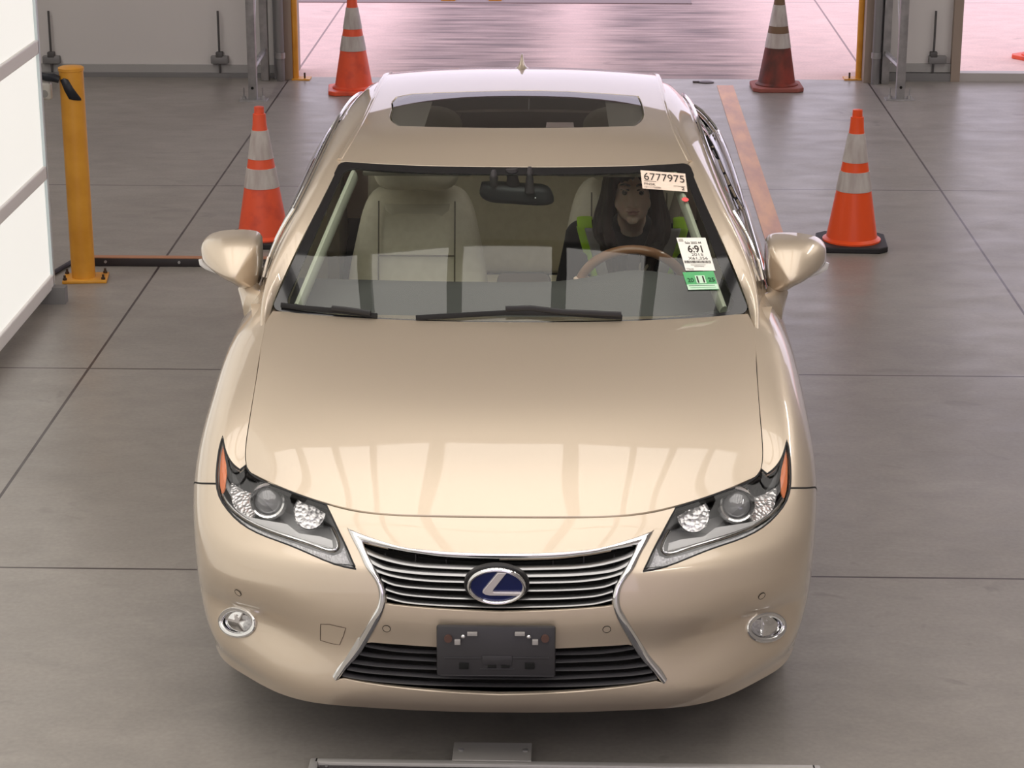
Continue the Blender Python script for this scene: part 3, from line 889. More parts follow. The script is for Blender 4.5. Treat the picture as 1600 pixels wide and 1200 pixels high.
# rear window and roof end
rw = []
for y, z, x in ((3.40, 1.36, .53), (3.75, 1.25, .58), (4.12, 1.05, .66)):
    for w in np.linspace(-1, 1, 9): rw.append((x * w, y, z - .03 * w * w))
mesh_obj('rear_window', rw, [(j * 9 + i, j * 9 + i + 1, (j + 1) * 9 + i + 1, (j + 1) * 9 + i) for j in range(2) for i in range(8)], SGLASS, CAR, smooth=True)
# ------------------------------------------------------------------ lamps, grille and trim
def P3(sf, st, d=0.0): return sf.ev([st])[0] + sf.nrm([st])[0] * d
LAMPBACK = mat('lamp_housing', (.52, .52, .525), rough=.45, metal=.25)
REFL = mat('lamp_reflector', (.85, .84, .84), rough=.2, metal=.6)
def facet(m, sc, st, coords='Object'):
    n, l, b = nodes_of(m); tc = n.new('ShaderNodeTexCoord'); v = n.new('ShaderNodeTexVoronoi'); v.inputs['Scale'].default_value = sc
    bp = n.new('ShaderNodeBump'); bp.inputs['Strength'].default_value = st; bp.inputs['Distance'].default_value = .004
    l.new(tc.outputs[coords], v.inputs['Vector']); l.new(v.outputs['Distance'], bp.inputs['Height']); l.new(bp.outputs[0], b.inputs['Normal'])
facet(REFL, 90, .9)
DRL = mat('lamp_led_strip', (.90, .90, .92), rough=.25, metal=.1); facet(DRL, 160, 1.0)
AMBER = mat('amber_reflector', (.85, .27, .12), rough=.2, coat=1.0)
PROJ = mat('projector_lens', (.28, .28, .29), rough=.06, metal=.2, coat=1.0)
LWHITE = mat('lamp_bezel_bright', (.82, .82, .82), rough=.12, metal=.95)
def sub(pts, n=20): return T(c2([tuple(p) for p in curve(pts, n)]))
lamp_in = [BODY_p for BODY_p in lamp_loop]
def lamp(sg):
    F = (lambda l: list(l)) if sg > 0 else flip
    f1 = (lambda p: p) if sg > 0 else (lambda p: np.array([-p[0], p[1]]))
    sx = lambda v: (v[0] * sg, v[1], v[2])
    h = panel('headlight', BODY, F(lamp_loop), (), LAMPBACK, CAR, step=.02, off=-.105, flange=-.088, label='clear headlight unit')
    # projector
    c = BODY.at(780 + 968 * .3832, 660 + 336 * .3832); p = BODY.ev([c])[0]
    def disc(name, ctr, rad, depth, m_, prof, n=40, sq=1.0, tilt=0.0, yaw=0.0):
        M = Matrix.Translation(sx(ctr)) @ Matrix.Rotation(-sg * yaw, 4, 'Z') @ Matrix.Rotation(PI / 2 - tilt, 4, 'X') @ Matrix.Diagonal((sq, 1, 1, 1))
        b = MB(); b.lathe([(r * rad, z * depth) for r, z in prof], n=n, M=M); return b.build(name, m_, h)
    _d = ray(780 + 968 * .3832, 660 + 336 * .3832); _d /= np.linalg.norm(_d); ctr = p + _d * .066
    k = 1 / 575.0   # metres per pixel here
    disc('bezel_ring', ctr, 29.5 * k, .022, LWHITE, [(.74, -.3), (.80, .9), (.90, 1.0), (1.0, .5), (1.03, -.6)], tilt=.38)
    disc('projector_lens', ctr, 22.5 * k, .016, PROJ, [(1.02, -.6), (1, 0), (.9, .55), (.7, .85), (.4, .97), (0, 1.0)], tilt=.38)
    disc('bezel_ring', ctr, 23 * k, .012, mat('bezel_grey', (.35, .35, .35), rough=.3, metal=.8), [(.92, 0), (.95, .9), (1.02, 1.1), (1.1, .5), (1.1, -.8)], tilt=.38)
    # inner reflector bowl
    p2 = BODY.ev([BODY.at(780 + 800 * .3832, 660 + 385 * .3832)])[0]
    _d = ray(780 + 790 * .3832, 660 + 378 * .3832); _d /= np.linalg.norm(_d); ctr2 = BODY.ev([BODY.at(780 + 790 * .3832, 660 + 378 * .3832)])[0] + _d * .055
    disc('reflector_bowl', ctr2, 27 * k, .026, REFL, [(1.0, .25), (.94, .0), (.7, -.55), (.4, -.8), (.16, -.85), (.15, -.1), (.06, .0), (0, 0)], tilt=.5, sq=.9)
    disc('bezel_ring', ctr2, 27.5 * k, .01, LWHITE, [(.94, .6), (.98, 1.1), (1.04, .9), (1.05, -.8)], tilt=.5, sq=.9)
    # outer reflector and amber marker
    o1 = F(sub([(1045, 246), (1100, 225), (1138, 205), (1152, 240), (1150, 290), (1120, 345), (1080, 368), (1052, 330), (1045, 246)])[:-1])
    panel('reflector_bowl', BODY, o1, (), REFL, h, step=.012, off=-.055, flange=.01)
    o2 = F(T(c2([(1176, 100), (1182, 140), (1183, 200), (1180, 262), (1168, 300), (1155, 270), (1150, 215), (1154, 175), (1166, 135)])))
    panel('side_marker', BODY, dens(o2, .01), (), AMBER, h, step=.012, off=-.012, flange=.006, label='orange side marker')
    # bright led strip along the lower edge
    a = sub([(1168, 300), (1135, 345), (1075, 395), (960, 448), (860, 480), (760, 512), (690, 528), (672, 515), (676, 480), (700, 430)], 50)
    tb = MB(); tb.tube([tuple(P3(BODY, f1(q), -.016)) for q in a], [(.0035, .006)] * len(a), n=8); tb.build('light_strip', LWHITE, h)
    a = sub([(1150, 318), (1075, 386), (960, 438), (860, 469), (760, 499), (700, 515)], 50)
    tb = MB(); tb.tube([tuple(P3(BODY, f1(q), -.018)) for q in a], .0016, n=6); tb.build('light_strip', LWHITE, h)
    o3 = F(T(c2([(1172, 312), (1140, 355), (1080, 402), (960, 460), (860, 493), (760, 526), (692, 543), (660, 532), (648, 500), (604, 596), (660, 582), (760, 547), (870, 504), (960, 473), (1040, 438), (1095, 400), (1143, 352)])))
    panel('led_strip', BODY, dens(o3, .008), (), DRL, h, step=.008, off=-.022, flange=.004, label='row of small faceted lights')
    # lower inner shell, lighter
    o4 = F(T(c2([(1060, 372), (1130, 330), (1075, 384), (960, 436), (860, 466), (760, 496), (700, 505), (706, 470), (760, 452), (850, 440), (900, 400)])))
    panel('inner_shell', BODY, dens(o4, .01), (), mat('lamp_inner_shell', (.66, .66, .66), rough=.4, metal=.3), h, step=.012, off=-.035, flange=.004)
    panel('lamp_lens', BODY, F(lamp_loop), (), LENS, h, step=.03, off=-.001, flange=0)
    L = [np.array(p) for p in F(lamp_loop)]; cc = np.mean(L, axis=0)
    rim = MB(); pos = BODY.ev(L) - BODY.nrm(L) * .002; rim.tube([tuple(q) for q in pos], .0032, n=6, closed=True); rim.build('lamp_seal', TRIM, h)
lamp(1); lamp(-1)

# fog lamps
def fog(sg):
    F = (lambda l: list(l)) if sg > 0 else flip
    pts = BODY.ev(F(FOG)); ctr = pts.mean(0); nn = BODY.nrm(F(FOG)).mean(0); nn /= np.linalg.norm(nn)
    dirv = np.array([0, -1, 0]) * .6 + nn * .4; dirv /= np.linalg.norm(dirv)
    f = MB(); ring = [tuple(ctr + (p - ctr) * 1.0 + nn * .002) for p in pts]
    f.tube(ring, [(.0065, .008)] * len(ring), n=10, closed=True)
    fo = f.build('fog_light', CHROME, CAR, label='round fog light with bright ring')
    vs, fs = [], []
    n = len(pts)
    for k, (sc, d) in enumerate(((1.0, 0), (.93, -.02), (.80, -.026), (.78, -.03))):
        vs += [ctr + (p - ctr) * sc + nn * d for p in pts]
        if k: fs += [((k - 1) * n + i, (k - 1) * n + (i + 1) % n, k * n + (i + 1) % n, k * n + i) for i in range(n)]
    mesh_obj('fog_light_well', vs, fs, BLACK, fo, smooth=True)
    vs, fs = [], []
    for k, (sc, d) in enumerate(((.80, -.012), (.72, -.022), (.5, -.036), (.2, -.04))):
        vs += [ctr + (p - ctr) * sc * np.array([.85, 1, .95]) + nn * d for p in pts]
        if k: fs += [((k - 1) * n + i, (k - 1) * n + (i + 1) % n, k * n + (i + 1) % n, k * n + i) for i in range(n)]
    fs.append(tuple(range(3 * n, 4 * n)))
    mesh_obj('reflector_bowl', vs, fs, REFL, fo, smooth=True)
    b = MB(); b.box(tuple(ctr + nn * -.018), (.004, .02, .052)); b.box(tuple(ctr + nn * -.016 + np.array([0, 0, .018])), (.03, .015, .003)); b.build('bulb_shield', LWHITE, fo)
    vs = [ctr + (p - ctr) * .93 + nn * -.006 for p in pts] + [ctr + nn * .0]
    mesh_obj('lamp_lens', vs, [(i, (i + 1) % n, n) for i in range(n)], LENS, fo, smooth=True)
fog(1); fog(-1)

# chrome blades of the spindle and the bar on top
CH = CAR
for sg in (1, -1):
    F = (lambda l: np.array(l)) if sg > 0 else (lambda l: np.array(l) * [-1, 1])
    band('grille_blade', BODY, F(E_out), F(E_in), .006, CHROME, CAR, off=.001, k=8, sink=.02, label='polished side blade of the grille')
half = lambda e: np.concatenate([(np.array(e) * [-1, 1])[:0:-1], np.array(e)])
band('grille_top_strip', BODY, half(E_top_out), half(E_top_in), .007, CHROME, CAR, off=.001, k=6, sink=.02, label='polished strip over the grille')

def bar_between(name, sf, A, d, r, m_, parent, **k):
    b = MB(); b.tube([tuple(P3(sf, q, d)) for q in A], r, n=8); return b.build(name, m_, parent, **k)
grow = lambda hole, s: [np.array(hole).mean(0) + (np.array(p) - np.array(hole).mean(0)) * s for p in hole]
UG = panel('upper_grille', BODY, dens(UP_HOLE, .02), (), GAP, CAR, step=.03, off=-.055, flange=-.038, label='dark upper grille opening')
def c9(pts): return [(520 + x * .175, 820 + y * .175) for x, y in pts]
def sym(pts_left, n=30):   # trace left half, mirror to both sides
    st = curve([np.array(p) * [-1, 1] for p in T(pts_left)], n)   # now on +s side, from edge to centre
    st = [np.array(p) for p in st]; st = st[::-1]; st[0][0] = 0
    return np.concatenate([(np.array(st) * [-1, 1])[:0:-1], np.array(st)])
slats = [[(235, 180), (330, 235), (450, 280), (700, 332), (1000, 352), (1480, 366)],
         [(290, 262), (390, 330), (500, 372), (750, 412), (1000, 428), (1480, 440)],
         [(345, 370), (440, 420), (550, 455), (800, 492), (1000, 503), (1480, 515)],
         [(410, 475), (500, 520), (600, 546), (850, 570), (1000, 578), (1480, 590)],
         [(465, 575), (550, 605), (650, 627), (900, 650), (1000, 656), (1480, 668)],
         [(475, 652), (600, 688), (700, 704), (950, 724), (1200, 734), (1480, 742)]]
for s_ in slats:
    A = sym(c9(s_))
    n = len(A); b = MB()
    pos = []
    for q in A:
        N = BODY.nrm([q])[0]; pos.append(tuple(BODY.ev([q])[0] - N * .016))
    b.tube(pos, [(.012, .0042)] * n, n=10); b.build('slat', SATIN, UG)
# thin vertical ribs behind the slats
for sx in (-.30, -.22, -.14, .14, .22, .30):
    b = MB(); b.box((sx, .075 + .12 * sx * sx, .60), (.003, .012, .13)); b.build('rib', BLACK, UG)
LG = panel('lower_grille', BODY, dens(LOW_HOLE, .02), (), GAP, CAR, step=.03, off=-.06, flange=-.043, label='black lower air intake')
def c1(pts): return [(300 + x * .3832, 660 + y * .3832) for x, y in pts]
DSL = mat('dark_slat', (.05, .048, .052), rough=.35)
for s_ in [[(705, 918), (760, 928), (860, 940), (1000, 946), (1245, 948)], [(680, 948), (740, 958), (860, 968), (1000, 976), (1245, 980)],
           [(650, 980), (720, 990), (860, 1002), (1000, 1008), (1245, 1012)], [(632, 1006), (700, 1018), (860, 1032), (1000, 1042), (1245, 1048)],
           [(612, 1032), (680, 1046), (860, 1066), (1000, 1074), (1245, 1080)]]:
    A = sym(c1(s_)); b = MB()
    b.tube([tuple(P3(BODY, q, -.016)) for q in A], [(.014, .0042)] * len(A), n=8); b.build('slat', DSL, LG)

# emblem
eb = BODY.ev([BODY.at(776, 914)])[0]; kz = 596.0
ec = px(776, 913, Y=eb[1] - .010)
EM = Matrix.Translation(ec) @ Matrix.Rotation(math.radians(12), 4, 'X')
def e2(u, v):   # emblem pixels (crop) to local x,z
    return ((u - 805) * .09375 / kz, -(v - 560) * .09375 / kz / .95)
def oval(rx, ry, n=48): return [(rx * math.cos(2 * PI * k / n), ry * math.sin(2 * PI * k / n)) for k in range(n)]
RX, RY = 46 / kz, 31.5 / kz / .95
b = MB(); vs = b.prism(oval(RX * 1.10, RY * 1.10), -.003, .012); b.xf(vs, EM); EB = b.build('emblem', BLACK, CAR, label='oval maker emblem', bevel=.002)
b = MB(); vs = b.prism(oval(RX * .97, RY * .97), -.0065, .0); b.xf(vs, EM)
b.build('emblem_field', mat('emblem_blue', (.010, .018, .11), rough=.12, coat=1.0, metal=.3), EB, label='deep blue emblem face')
b = MB(); b.tube([(x, -.008, z) for x, z in oval(RX * .93, RY * .93)], [(.0075, .0055)] * 48, n=12, closed=True); b.xf(list(b.bm.verts), EM); b.build('emblem_ring', CHROME, EB)
Lp = [e2(*p) for p in [(826, 292), (975, 292), (865, 450), (752, 612), (742, 648), (756, 662), (1190, 664), (1205, 690), (1196, 722), (690, 722), (618, 705), (572, 668), (580, 630), (700, 465)]]
b = MB(); vs = b.prism(Lp, -.0135, -.004); b.xf(vs, EM); b.build('emblem_letter', mat('emblem_silver', (.80, .74, .75), rough=.28, metal=.5), EB, bevel=.0022)

# number plate bracket
pc = px(775, 1017, Y=-.022)
PB = MB(); PB.box((pc[0], -.016, pc[2] - .002), (.310, .016, .141), bevel=.006, rx=math.radians(-3))
PO = PB.build('plate_bracket', mat('bracket_plastic', (.035, .033, .036), rough=.4), CAR, label='empty black number plate bracket')
def pp(x, y): return px(660 + x * .15, 960 + y * .15, Y=-.027)
HOLE = mat('bracket_hole', (.004, .004, .004), rough=.9)
PTAB = mat('bracket_tab', (.33, .31, .30), rough=.5)
for x, y, w, h_, m_ in ((432, 535, 100, 62, HOLE), (1118, 535, 100, 62, HOLE), (725, 540, 90, 22, HOLE), (865, 540, 90, 22, HOLE), (520, 203, 105, 38, PTAB), (1015, 203, 105, 38, PTAB), (365, 288, 62, 55, PTAB), (1175, 288, 62, 55, PTAB)):
    q = pp(x, y); b = MB(); b.box(tuple(q), (w * .15 / 600, .008, h_ * .15 / 570), bevel=.001); b.build('clip_slot' if m_ is HOLE else 'clip_tab', m_, PO)
for x, y, w, h_ in ((420, 455, 380, 14), (1130, 455, 380, 14), (780, 570, 360, 12), (780, 640, 1180, 14), (780, 480, 310, 100)):
    q = pp(x, y); b = MB(); b.box(tuple(q + np.array([0, .004, 0])), (w * .15 / 600, .010, h_ * .15 / 570), bevel=.001); b.build('bracket_ridge', PO.data.materials[0], PO)
for x, y in ((425, 232), (1108, 235)):
    q = pp(x, y); b = MB(); b.sphere(tuple(q), .006, (1, .6, 1)); b.build('screw', LWHITE, PO)
for x, y in ((268, 255), (1278, 255)):
    q = pp(x, y); b = MB(); b.cyl(tuple(q + np.array([0, -.002, 0])), tuple(q + np.array([0, .006, 0])), .0105, n=20); b.build('screw', mat('rusty_screw', (.09, .045, .035), rough=.7), PO)

# parking sensors, tow cover
def disc_on(name, u, v, r, m_, lab=None, ring=True):
    st = BODY.at(u, v); c = BODY.ev([st])[0]; N = BODY.nrm([st])[0]
    b = MB(); b.cyl(tuple(c - N * .004), tuple(c + N * .0012), r, n=24); o = b.build(name, m_, CAR, label=lab)
    q = Vector((0, 0, 1)).rotation_difference(Vector(N)); t = MB()
    t.tube([tuple(Vector(c + N * .001) + q @ Vector((r * 1.08 * math.cos(a), r * 1.08 * math.sin(a), 0))) for a in [2 * PI * k / 24 for k in range(24)]], .0009, n=5, closed=True); t.build('sensor_seam', GAP, o)
for u, v in ((604, 982), (948, 983), (372, 926), (1190, 931)): disc_on('parking_sensor', u, v, .0095, PAINT)
tc_ = [(525, 822), (560, 823), (627, 838), (618, 870), (602, 906), (570, 902), (524, 888), (524, 850)]
tcov = T(c1(tc_)); A = dens([np.array(p) for p in tcov], .01)
b = MB(); b.tube([tuple(P3(BODY, q, .0002)) for q in A], .0012, n=5, closed=True); b.build('tow_cover_seam', mat('seam_brown', (.12, .085, .06), rough=.8), CAR)

# shut lines under the hood edge (dark inner lip seen through the gap)
he2 = [HOOD.ev([(s, 0)])[0] for s in np.linspace(-Hs, Hs, 80)]
b = MB(); b.tube([tuple(p + np.array([0, .004, -.010])) for p in he2], .007, n=6); b.build('hood_seal', GAP, CAR)
for sg in (1, -1):
    b = MB(); b.tube([tuple(HOOD.ev([(sg * Hs, t)])[0] + np.array([0, 0, -.012])) for t in np.linspace(.05, Ht, 40)], .006, n=6); b.build('hood_seal', GAP, CAR)

# mirrors
def c6(pts): return [(1160 + x * .15, 340 + y * .15) for x, y in pts]
MO = [(265, 310), (300, 262), (370, 240), (480, 233), (600, 238), (720, 258), (810, 288), (865, 325), (893, 370), (895, 430), (885, 480), (840, 525), (760, 575), (680, 625), (600, 668), (530, 702), (435, 765), (370, 775), (290, 770), (262, 700), (255, 560), (258, 420)]
mo = curve(c6(MO + [MO[0]]), 56)[:-1]
YM = 1.62
outline = np.array([px(u, v, Y=YM) for u, v in mo])
crest = px(1160 + 420 * .15, 340 + 600 * .15, Y=YM)        # ridge where the shell turns under
def mirror(sg):
    cen_ = np.array(px(1160 + 540 * .15, 340 + 440 * .15, Y=YM)); n = len(outline)
    vs, fs = [], []
    prof = [(1.0, .10), (1.015, .05), (1.0, .008), (.975, -.016), (.90, -.042), (.76, -.066), (.58, -.086), (.38, -.104), (.2, -.116), (.08, -.121)]
    apex = np.array([crest[0] + .012, YM, crest[2] + .012])
    for sc, d in prof:
        w = (1 - sc) if sc < 1 else 0
        c_ = cen_ * (1 - w) + apex * w
        for p in outline:
            q = c_ + (p - cen_) * sc
            back = .09 * max(0, (q[0] - cen_[0]) / .15) ** 1.6
            under = max(0, (crest[2] + .004) - q[2]) * .35
            dd = d + (back + under) * (1 if d < .06 else .3)
            vs.append([q[0] * sg, q[1] + dd, q[2]])
    for k in range(len(prof) - 1):
        for i in range(n): fs.append((k * n + i, k * n + (i + 1) % n, (k + 1) * n + (i + 1) % n, (k + 1) * n + i))
    k = len(prof) - 1; c0 = len(vs); last = np.array(vs[-n:]).mean(0); vs.append(last - [0, .001, 0])
    fs += [(k * n + i, k * n + (i + 1) % n, c0) for i in range(n)]
    if sg < 0: fs = [tuple(reversed(f)) for f in fs]
    o = mesh_obj('side_mirror', vs, fs, PAINT, CAR, smooth=True)
    # mirror glass on the back
    back = [[(cen_[0] + (p[0] - cen_[0]) * .93) * sg, YM + .095 , cen_[2] + (p[2] - cen_[2]) * .93] for p in outline]
    mesh_obj('mirror_glass', back + [[cen_[0] * sg, YM + .09, cen_[2]]], [(i, (i + 1) % n, n) for i in range(n)], CHROME, o)
    # neck
    ft = [px(1160 + x * .15, 340 + y * .15, Y=YM) for x, y in ((362, 772), (345, 830), (310, 900))]
    b = MB(); b.tube([(q[0] * sg, q[1] + dy, q[2]) for q, dy in zip(ft, (.0, -.02, -.05))] + [(sg * (ft[-1][0] - .05), YM - .08, ft[-1][2] - .015)], [(.036, .045), (.032, .05), (.035, .07), (.035, .08)], n=16)
    b.build('mirror_foot', PAINT, o)
    # turn signal blade at the lower outer end
    tb = [px(1160 + x * .15, 340 + y * .15, Y=YM + .04) for x, y in ((888, 478), (872, 525), (822, 562), (750, 596), (680, 634))]
    b = MB(); b.tube([(q[0] * sg, q[1] + .01, q[2]) for q in tb], [(.004, .006), (.006, .009), (.006, .008), (.004, .006), (.002, .003)], n=10); b.build('turn_signal', mat('signal_lens', (.75, .74, .72), rough=.1, coat=1), o)
mirror(1); mirror(-1)

# roof antenna
ab = ROOF.at(818, 100); ap = ROOF.ev([ab])[0]; at = np.array([0.0, 3.26, ap[2]])
def fin():
    vs, fs = [], []; prof = [(-.02, .038, .0), (0, .036, .0), (.006, .030, 0), (.014, .017, .01), (.027, .010, .03), (.045, .006, .05), (.058, .0025, .07)]
    n = 16
    for z, w, yb in prof:
        L = .085 - yb
        for k in range(n):
            a = 2 * PI * k / n; vs.append((w * math.cos(a), at[1] + .035 + yb * .5 + L * .6 * math.sin(a), ROOF.ev([(0, ab[1])])[0][2] + .006 + z))
    for k in range(len(prof) - 1):
        for i in range(n): fs.append((k * n + i, k * n + (i + 1) % n, (k + 1) * n + (i + 1) % n, (k + 1) * n + i))
    fs.append(tuple(range((len(prof) - 1) * n, len(prof) * n)))
    mesh_obj('antenna_fin', vs, fs, PAINT, CAR, smooth=True)
fin()

# wipers
def wiper(pts_arm, pts_blade):
    def lift(u, v, d):
        st = WIND.at(u, v); return tuple(WIND.ev([st])[0] + WIND.nrm([st])[0] * d)
    b = MB(); b.tube([lift(u, v, .022) for u, v in pts_arm], [(.006, .009)] * len(pts_arm), n=8); o = b.build('wiper', BLACK, CAR)
    b = MB(); b.tube([lift(u, v, .010) for u, v in pts_blade], [(.004, .009)] * len(pts_blade), n=6); b.build('wiper_blade', TRIM, o)
wiper([(970, 499), (880, 495), (830, 489), (790, 490)], [(650, 500), (720, 496), (790, 492), (880, 493), (972, 499)])
wiper([(580, 497), (540, 491), (520, 489)], [(440, 480), (480, 485), (530, 489), (590, 497)])

# wheels
def wheel(x, y):
    sg = 1 if x > 0 else -1; R_ = .325; w = .215
    M = Matrix.Translation((x - sg * w / 2, y, R_)) @ Matrix.Rotation(sg * PI / 2, 4, 'Y')
    b = MB(); b.lathe([(.20, -w / 2), (.30, -w / 2), (.320, -w / 2 + .02), (.325, -w / 2 + .05), (.325, w / 2 - .05), (.320, w / 2 - .02), (.30, w / 2), (.222, w / 2), (.20, w / 2 - .02)], n=48, M=M, caps=False)
    o = b.build('wheel', mat('tyre_rubber', (.02, .02, .02), rough=.8), CAR, label='black tyre')
    b = MB(); b.lathe([(.228, w / 2 - .002), (.222, w / 2 + .002), (.21, w / 2 - .02), (.205, -w / 2), (.0, -w / 2 + .02)], n=48, caps=False)
    b.lathe([(.0, w / 2 - .01), (.05, w / 2 - .012), (.06, w / 2 - .03), (.055, 0)], n=24, caps=False)
    for k in range(10):
        a = 2 * PI * k / 10; b.xf(b.box((.135, 0, w / 2 - .022), (.16, .026, .02), bevel=.005), Matrix.Rotation(a, 4, 'Z'))
    b.xf(list(b.bm.verts), M); b.build('rim', mat('alloy', (.55, .55, .56), rough=.3, metal=.9), o)
for y in (.975, 3.79):
    wheel(.85, y); wheel(-.85, y)
# underbody
b = MB(); b.box((0, 2.5, .30), (1.45, 3.9, .14), bevel=.03); b.build('underbody', GAP, CAR)
b = MB(); b.box((0, .62, .45), (1.1, .55, .40), bevel=.03); b.build('engine_block', GAP, CAR)

_p = [ROOF.ev([ROOF.at(u, v)])[0] - [0, 0, .006] for u, v in ((853, 196.5), (897, 196.5), (896, 188.5), (854, 188.5))]  # pale patch painted where a lamp reflects in the sunroof
mesh_obj('sunroof_reflection', _p, [(0, 1, 2, 3)], mat('painted_reflection', (.85, .70, .62), rough=.6), CAR, label='small pale lamp reflection painted under the sunroof glass')
# ------------------------------------------------------------------ cabin
BEIGE = mat('beige_leather', (.80, .73, .57), rough=.55)
noise_mix(BEIGE, 40, (.77, .70, .54), (.82, .75, .59), detail=5)
BEIGE2 = mat('beige_trim', (.66, .62, .50), rough=.6)
DKTRIM = mat('dark_cabin_trim', (.045, .04, .042), rough=.6)
CARPET = mat('dark_carpet', (.05, .042, .04), rough=.95)
STITCH = mat('seat_seam', (.20, .17, .12), rough=.8)

def pillow(name, outline, yf, thick, m_, parent, rake=0.0, zref=0.0, bulge=.02, n=6, label=None):
    """rounded upholstered slab: outline of (x,z), facing -Y"""
    O = np.array(outline); c = O.mean(0); k = len(O); vs, fs = [], []
    lay = [(.0, thick * .5), (.985, thick * .5), (1.0, thick * .25), (1.0, -thick * .1), (.97, -thick * .32), (.90, -thick * .46), (.70, -thick * .5 - bulge * .5), (.35, -thick * .5 - bulge)]
    lay = lay[1:]
    for s_, d in lay:
        for p in O:
            q = c + (p - c) * s_; vs.append((q[0], yf + d + (q[1] - zref) * rake, q[1]))
    for a in range(len(lay) - 1):
        for i in range(k): fs.append((a * k + i, a * k + (i + 1) % k, (a + 1) * k + (i + 1) % k, (a + 1) * k + i))
    fs.append(tuple(range((len(lay) - 1) * k, len(lay) * k))); fs.append(tuple(reversed(range(k))))
    b = MB()
    bv = [b.bm.verts.new(v) for v in vs]
    for f in fs: b.bm.faces.new([bv[i] for i in f])
    return b.build(name, m_, parent, angle=60, label=label)

def seat(xc, y0, driver=False):
    e = bpy.data.objects.new('front_seat', None); link(e, CAR); e.location = (0, 0, 0)
    zb = .62
    W = lambda z: .235 + .03 * math.sin(PI * min(1, max(0, (z - zb) / .5)))
    o = curve([(.0, 1.098), (.10, 1.098), (.155, 1.085), (.19, 1.04), (.215, .95), (.245, .80), (.25, .70), (.22, .60), (.10, .56), (0, .56)], 34)
    out = [np.array([xc + x, z]) for x, z in o] + [np.array([xc - x, z]) for x, z in reversed(o[1:-1])]
    pillow('seat_back', out, y0, .13, BEIGE, e, rake=.28, zref=.6)
    ctr = [(.0, 1.07), (.125, 1.07), (.13, .98), (.135, .85), (.14, .70), (0, .70)]
    cc = [np.array([xc + x, z]) for x, z in ctr] + [np.array([xc - x, z]) for x, z in reversed(ctr[1:-1])]
    pillow('seat_insert', dens(cc, .03), y0 - .022, .10, mat('beige_perforated', (.70, .64, .50), rough=.6), e, rake=.28, zref=.6, bulge=.006)
    b = MB()
    for sx in (-1, 1):
        b.tube([(xc + sx * .135, y0 - .088 + (z - .6) * .28, z) for z in np.linspace(.70, 1.07, 12)], .0028, n=6)
    b.tube([(xc + x, y0 - .090 + .28 * .28, .885) for x in np.linspace(-.135, .135, 8)], .0028, n=6)
    b.build('seat_piping', STITCH, e)
    h = curve([(0, 1.25), (.10, 1.248), (.145, 1.225), (.145, 1.15), (.12, 1.122), (0, 1.118)], 20)
    out = [np.array([xc + x, z]) for x, z in h] + [np.array([xc - x, z]) for x, z in reversed(h[1:-1])]
    pillow('headrest', out, y0 - .01, .09, BEIGE, e, rake=.10, zref=.6)
    b = MB()
    for sx in (-.06, .06): b.cyl((xc + sx, y0 + .14, 1.10), (xc + sx, y0 + .10, 1.20), .007, n=10)
    b.build('headrest_post', CHROME, e)
    b = MB(); b.box((xc, y0 - .27, .50), (.50, .52, .16), bevel=.05, seg=4, rx=-.08); b.build('seat_cushion', BEIGE, e)
    return e
S1 = seat(-.355, 2.33); S2 = seat(.40, 2.48)
# rear bench
rb = bpy.data.objects.new('rear_seat', None); link(rb, CAR)
o = dens([np.array(p) for p in ((-.62, .55), (.62, .55), (.62, 1.0), (.5, 1.06), (-.5, 1.06), (-.62, 1.0))], .05)
pillow('seat_back', o, 3.35, .16, BEIGE, rb, rake=.3, zref=.55)
for x in (-.36, .36):
    h = [(x + .12 * math.cos(a), 1.13 + .07 * math.sin(a)) for a in [2 * PI * k / 24 for k in range(24)]]
    pillow('headrest', h, 3.36, .08, BEIGE, rb, rake=.2, zref=.8)
b = MB(); b.box((0, 3.0, .48), (1.2, .55, .18), bevel=.05, seg=4); b.build('seat_cushion', BEIGE, rb)
# floor, doors, pillars, roof lining, parcel shelf
b = MB(); b.box((0, 2.4, .385), (1.50, 2.7, .04)); b.box((.02, 2.2, .56), (.20, 1.1, .32), bevel=.03); b.build('cabin_floor', CARPET, CAR)
b = MB(); b.box((.02, 2.30, .745), (.19, .46, .05), bevel=.02); b.build('centre_armrest', mat('armrest_brown', (.16, .12, .10), rough=.6), CAR)
def lining(sg):
    vs = []; ys = np.linspace(1.35, 3.7, 14)
    for y in ys:
        for z, x in ((.42, .76), (.62, .74), (.80, .755), (.94, .765), (.975, .785)): vs.append((sg * x, y, z))
    fs = [(i * 5 + k, i * 5 + k + 1, i * 5 + k + 6, i * 5 + k + 5) for i in range(13) for k in range(4)]
    o = mesh_obj('door_lining', vs, fs, BEIGE2, CAR, smooth=True); md = o.modifiers.new('t', 'SOLIDIFY'); md.thickness = .015
    # windscreen pillar trim
    b = MB(); tp = []
    for t in np.linspace(.04, Wt * .95, 18):
        st = [[sg * (Ws - .062), t]]; tp.append(tuple(WIND.ev(st)[0] - WIND.nrm(st)[0] * .030))
    b.tube(tp, [(.012, .026)] * 18, n=12); b.build('pillar_trim', mat('pillar_trim_pale', (.62, .64, .52), rough=.6), CAR)
    b = MB(); b.tube([(sg * .76, 2.53, .96), (sg * .69, 2.55, 1.12), (sg * .60, 2.60, 1.30)], [(.05, .03)] * 3, n=12); b.build('middle_pillar_trim', BEIGE2, CAR)
    # seat belt
    b = MB(); b.tube([(sg * .655, 2.49, 1.17), (sg * .665, 2.47, .95), (sg * .665, 2.45, .66)], [(.002, .022)] * 3, n=8); b.build('seat_belt', mat('belt_webbing', (.30, .25, .19), rough=.8), CAR)
lining(1); lining(-1)
rl = [ROOF.ev([(s, t)])[0] - [0, 0, .035] for t in np.linspace(.04, Rt - .02, 12) for s in np.linspace(-Rs + .01, Rs - .01, 11)]
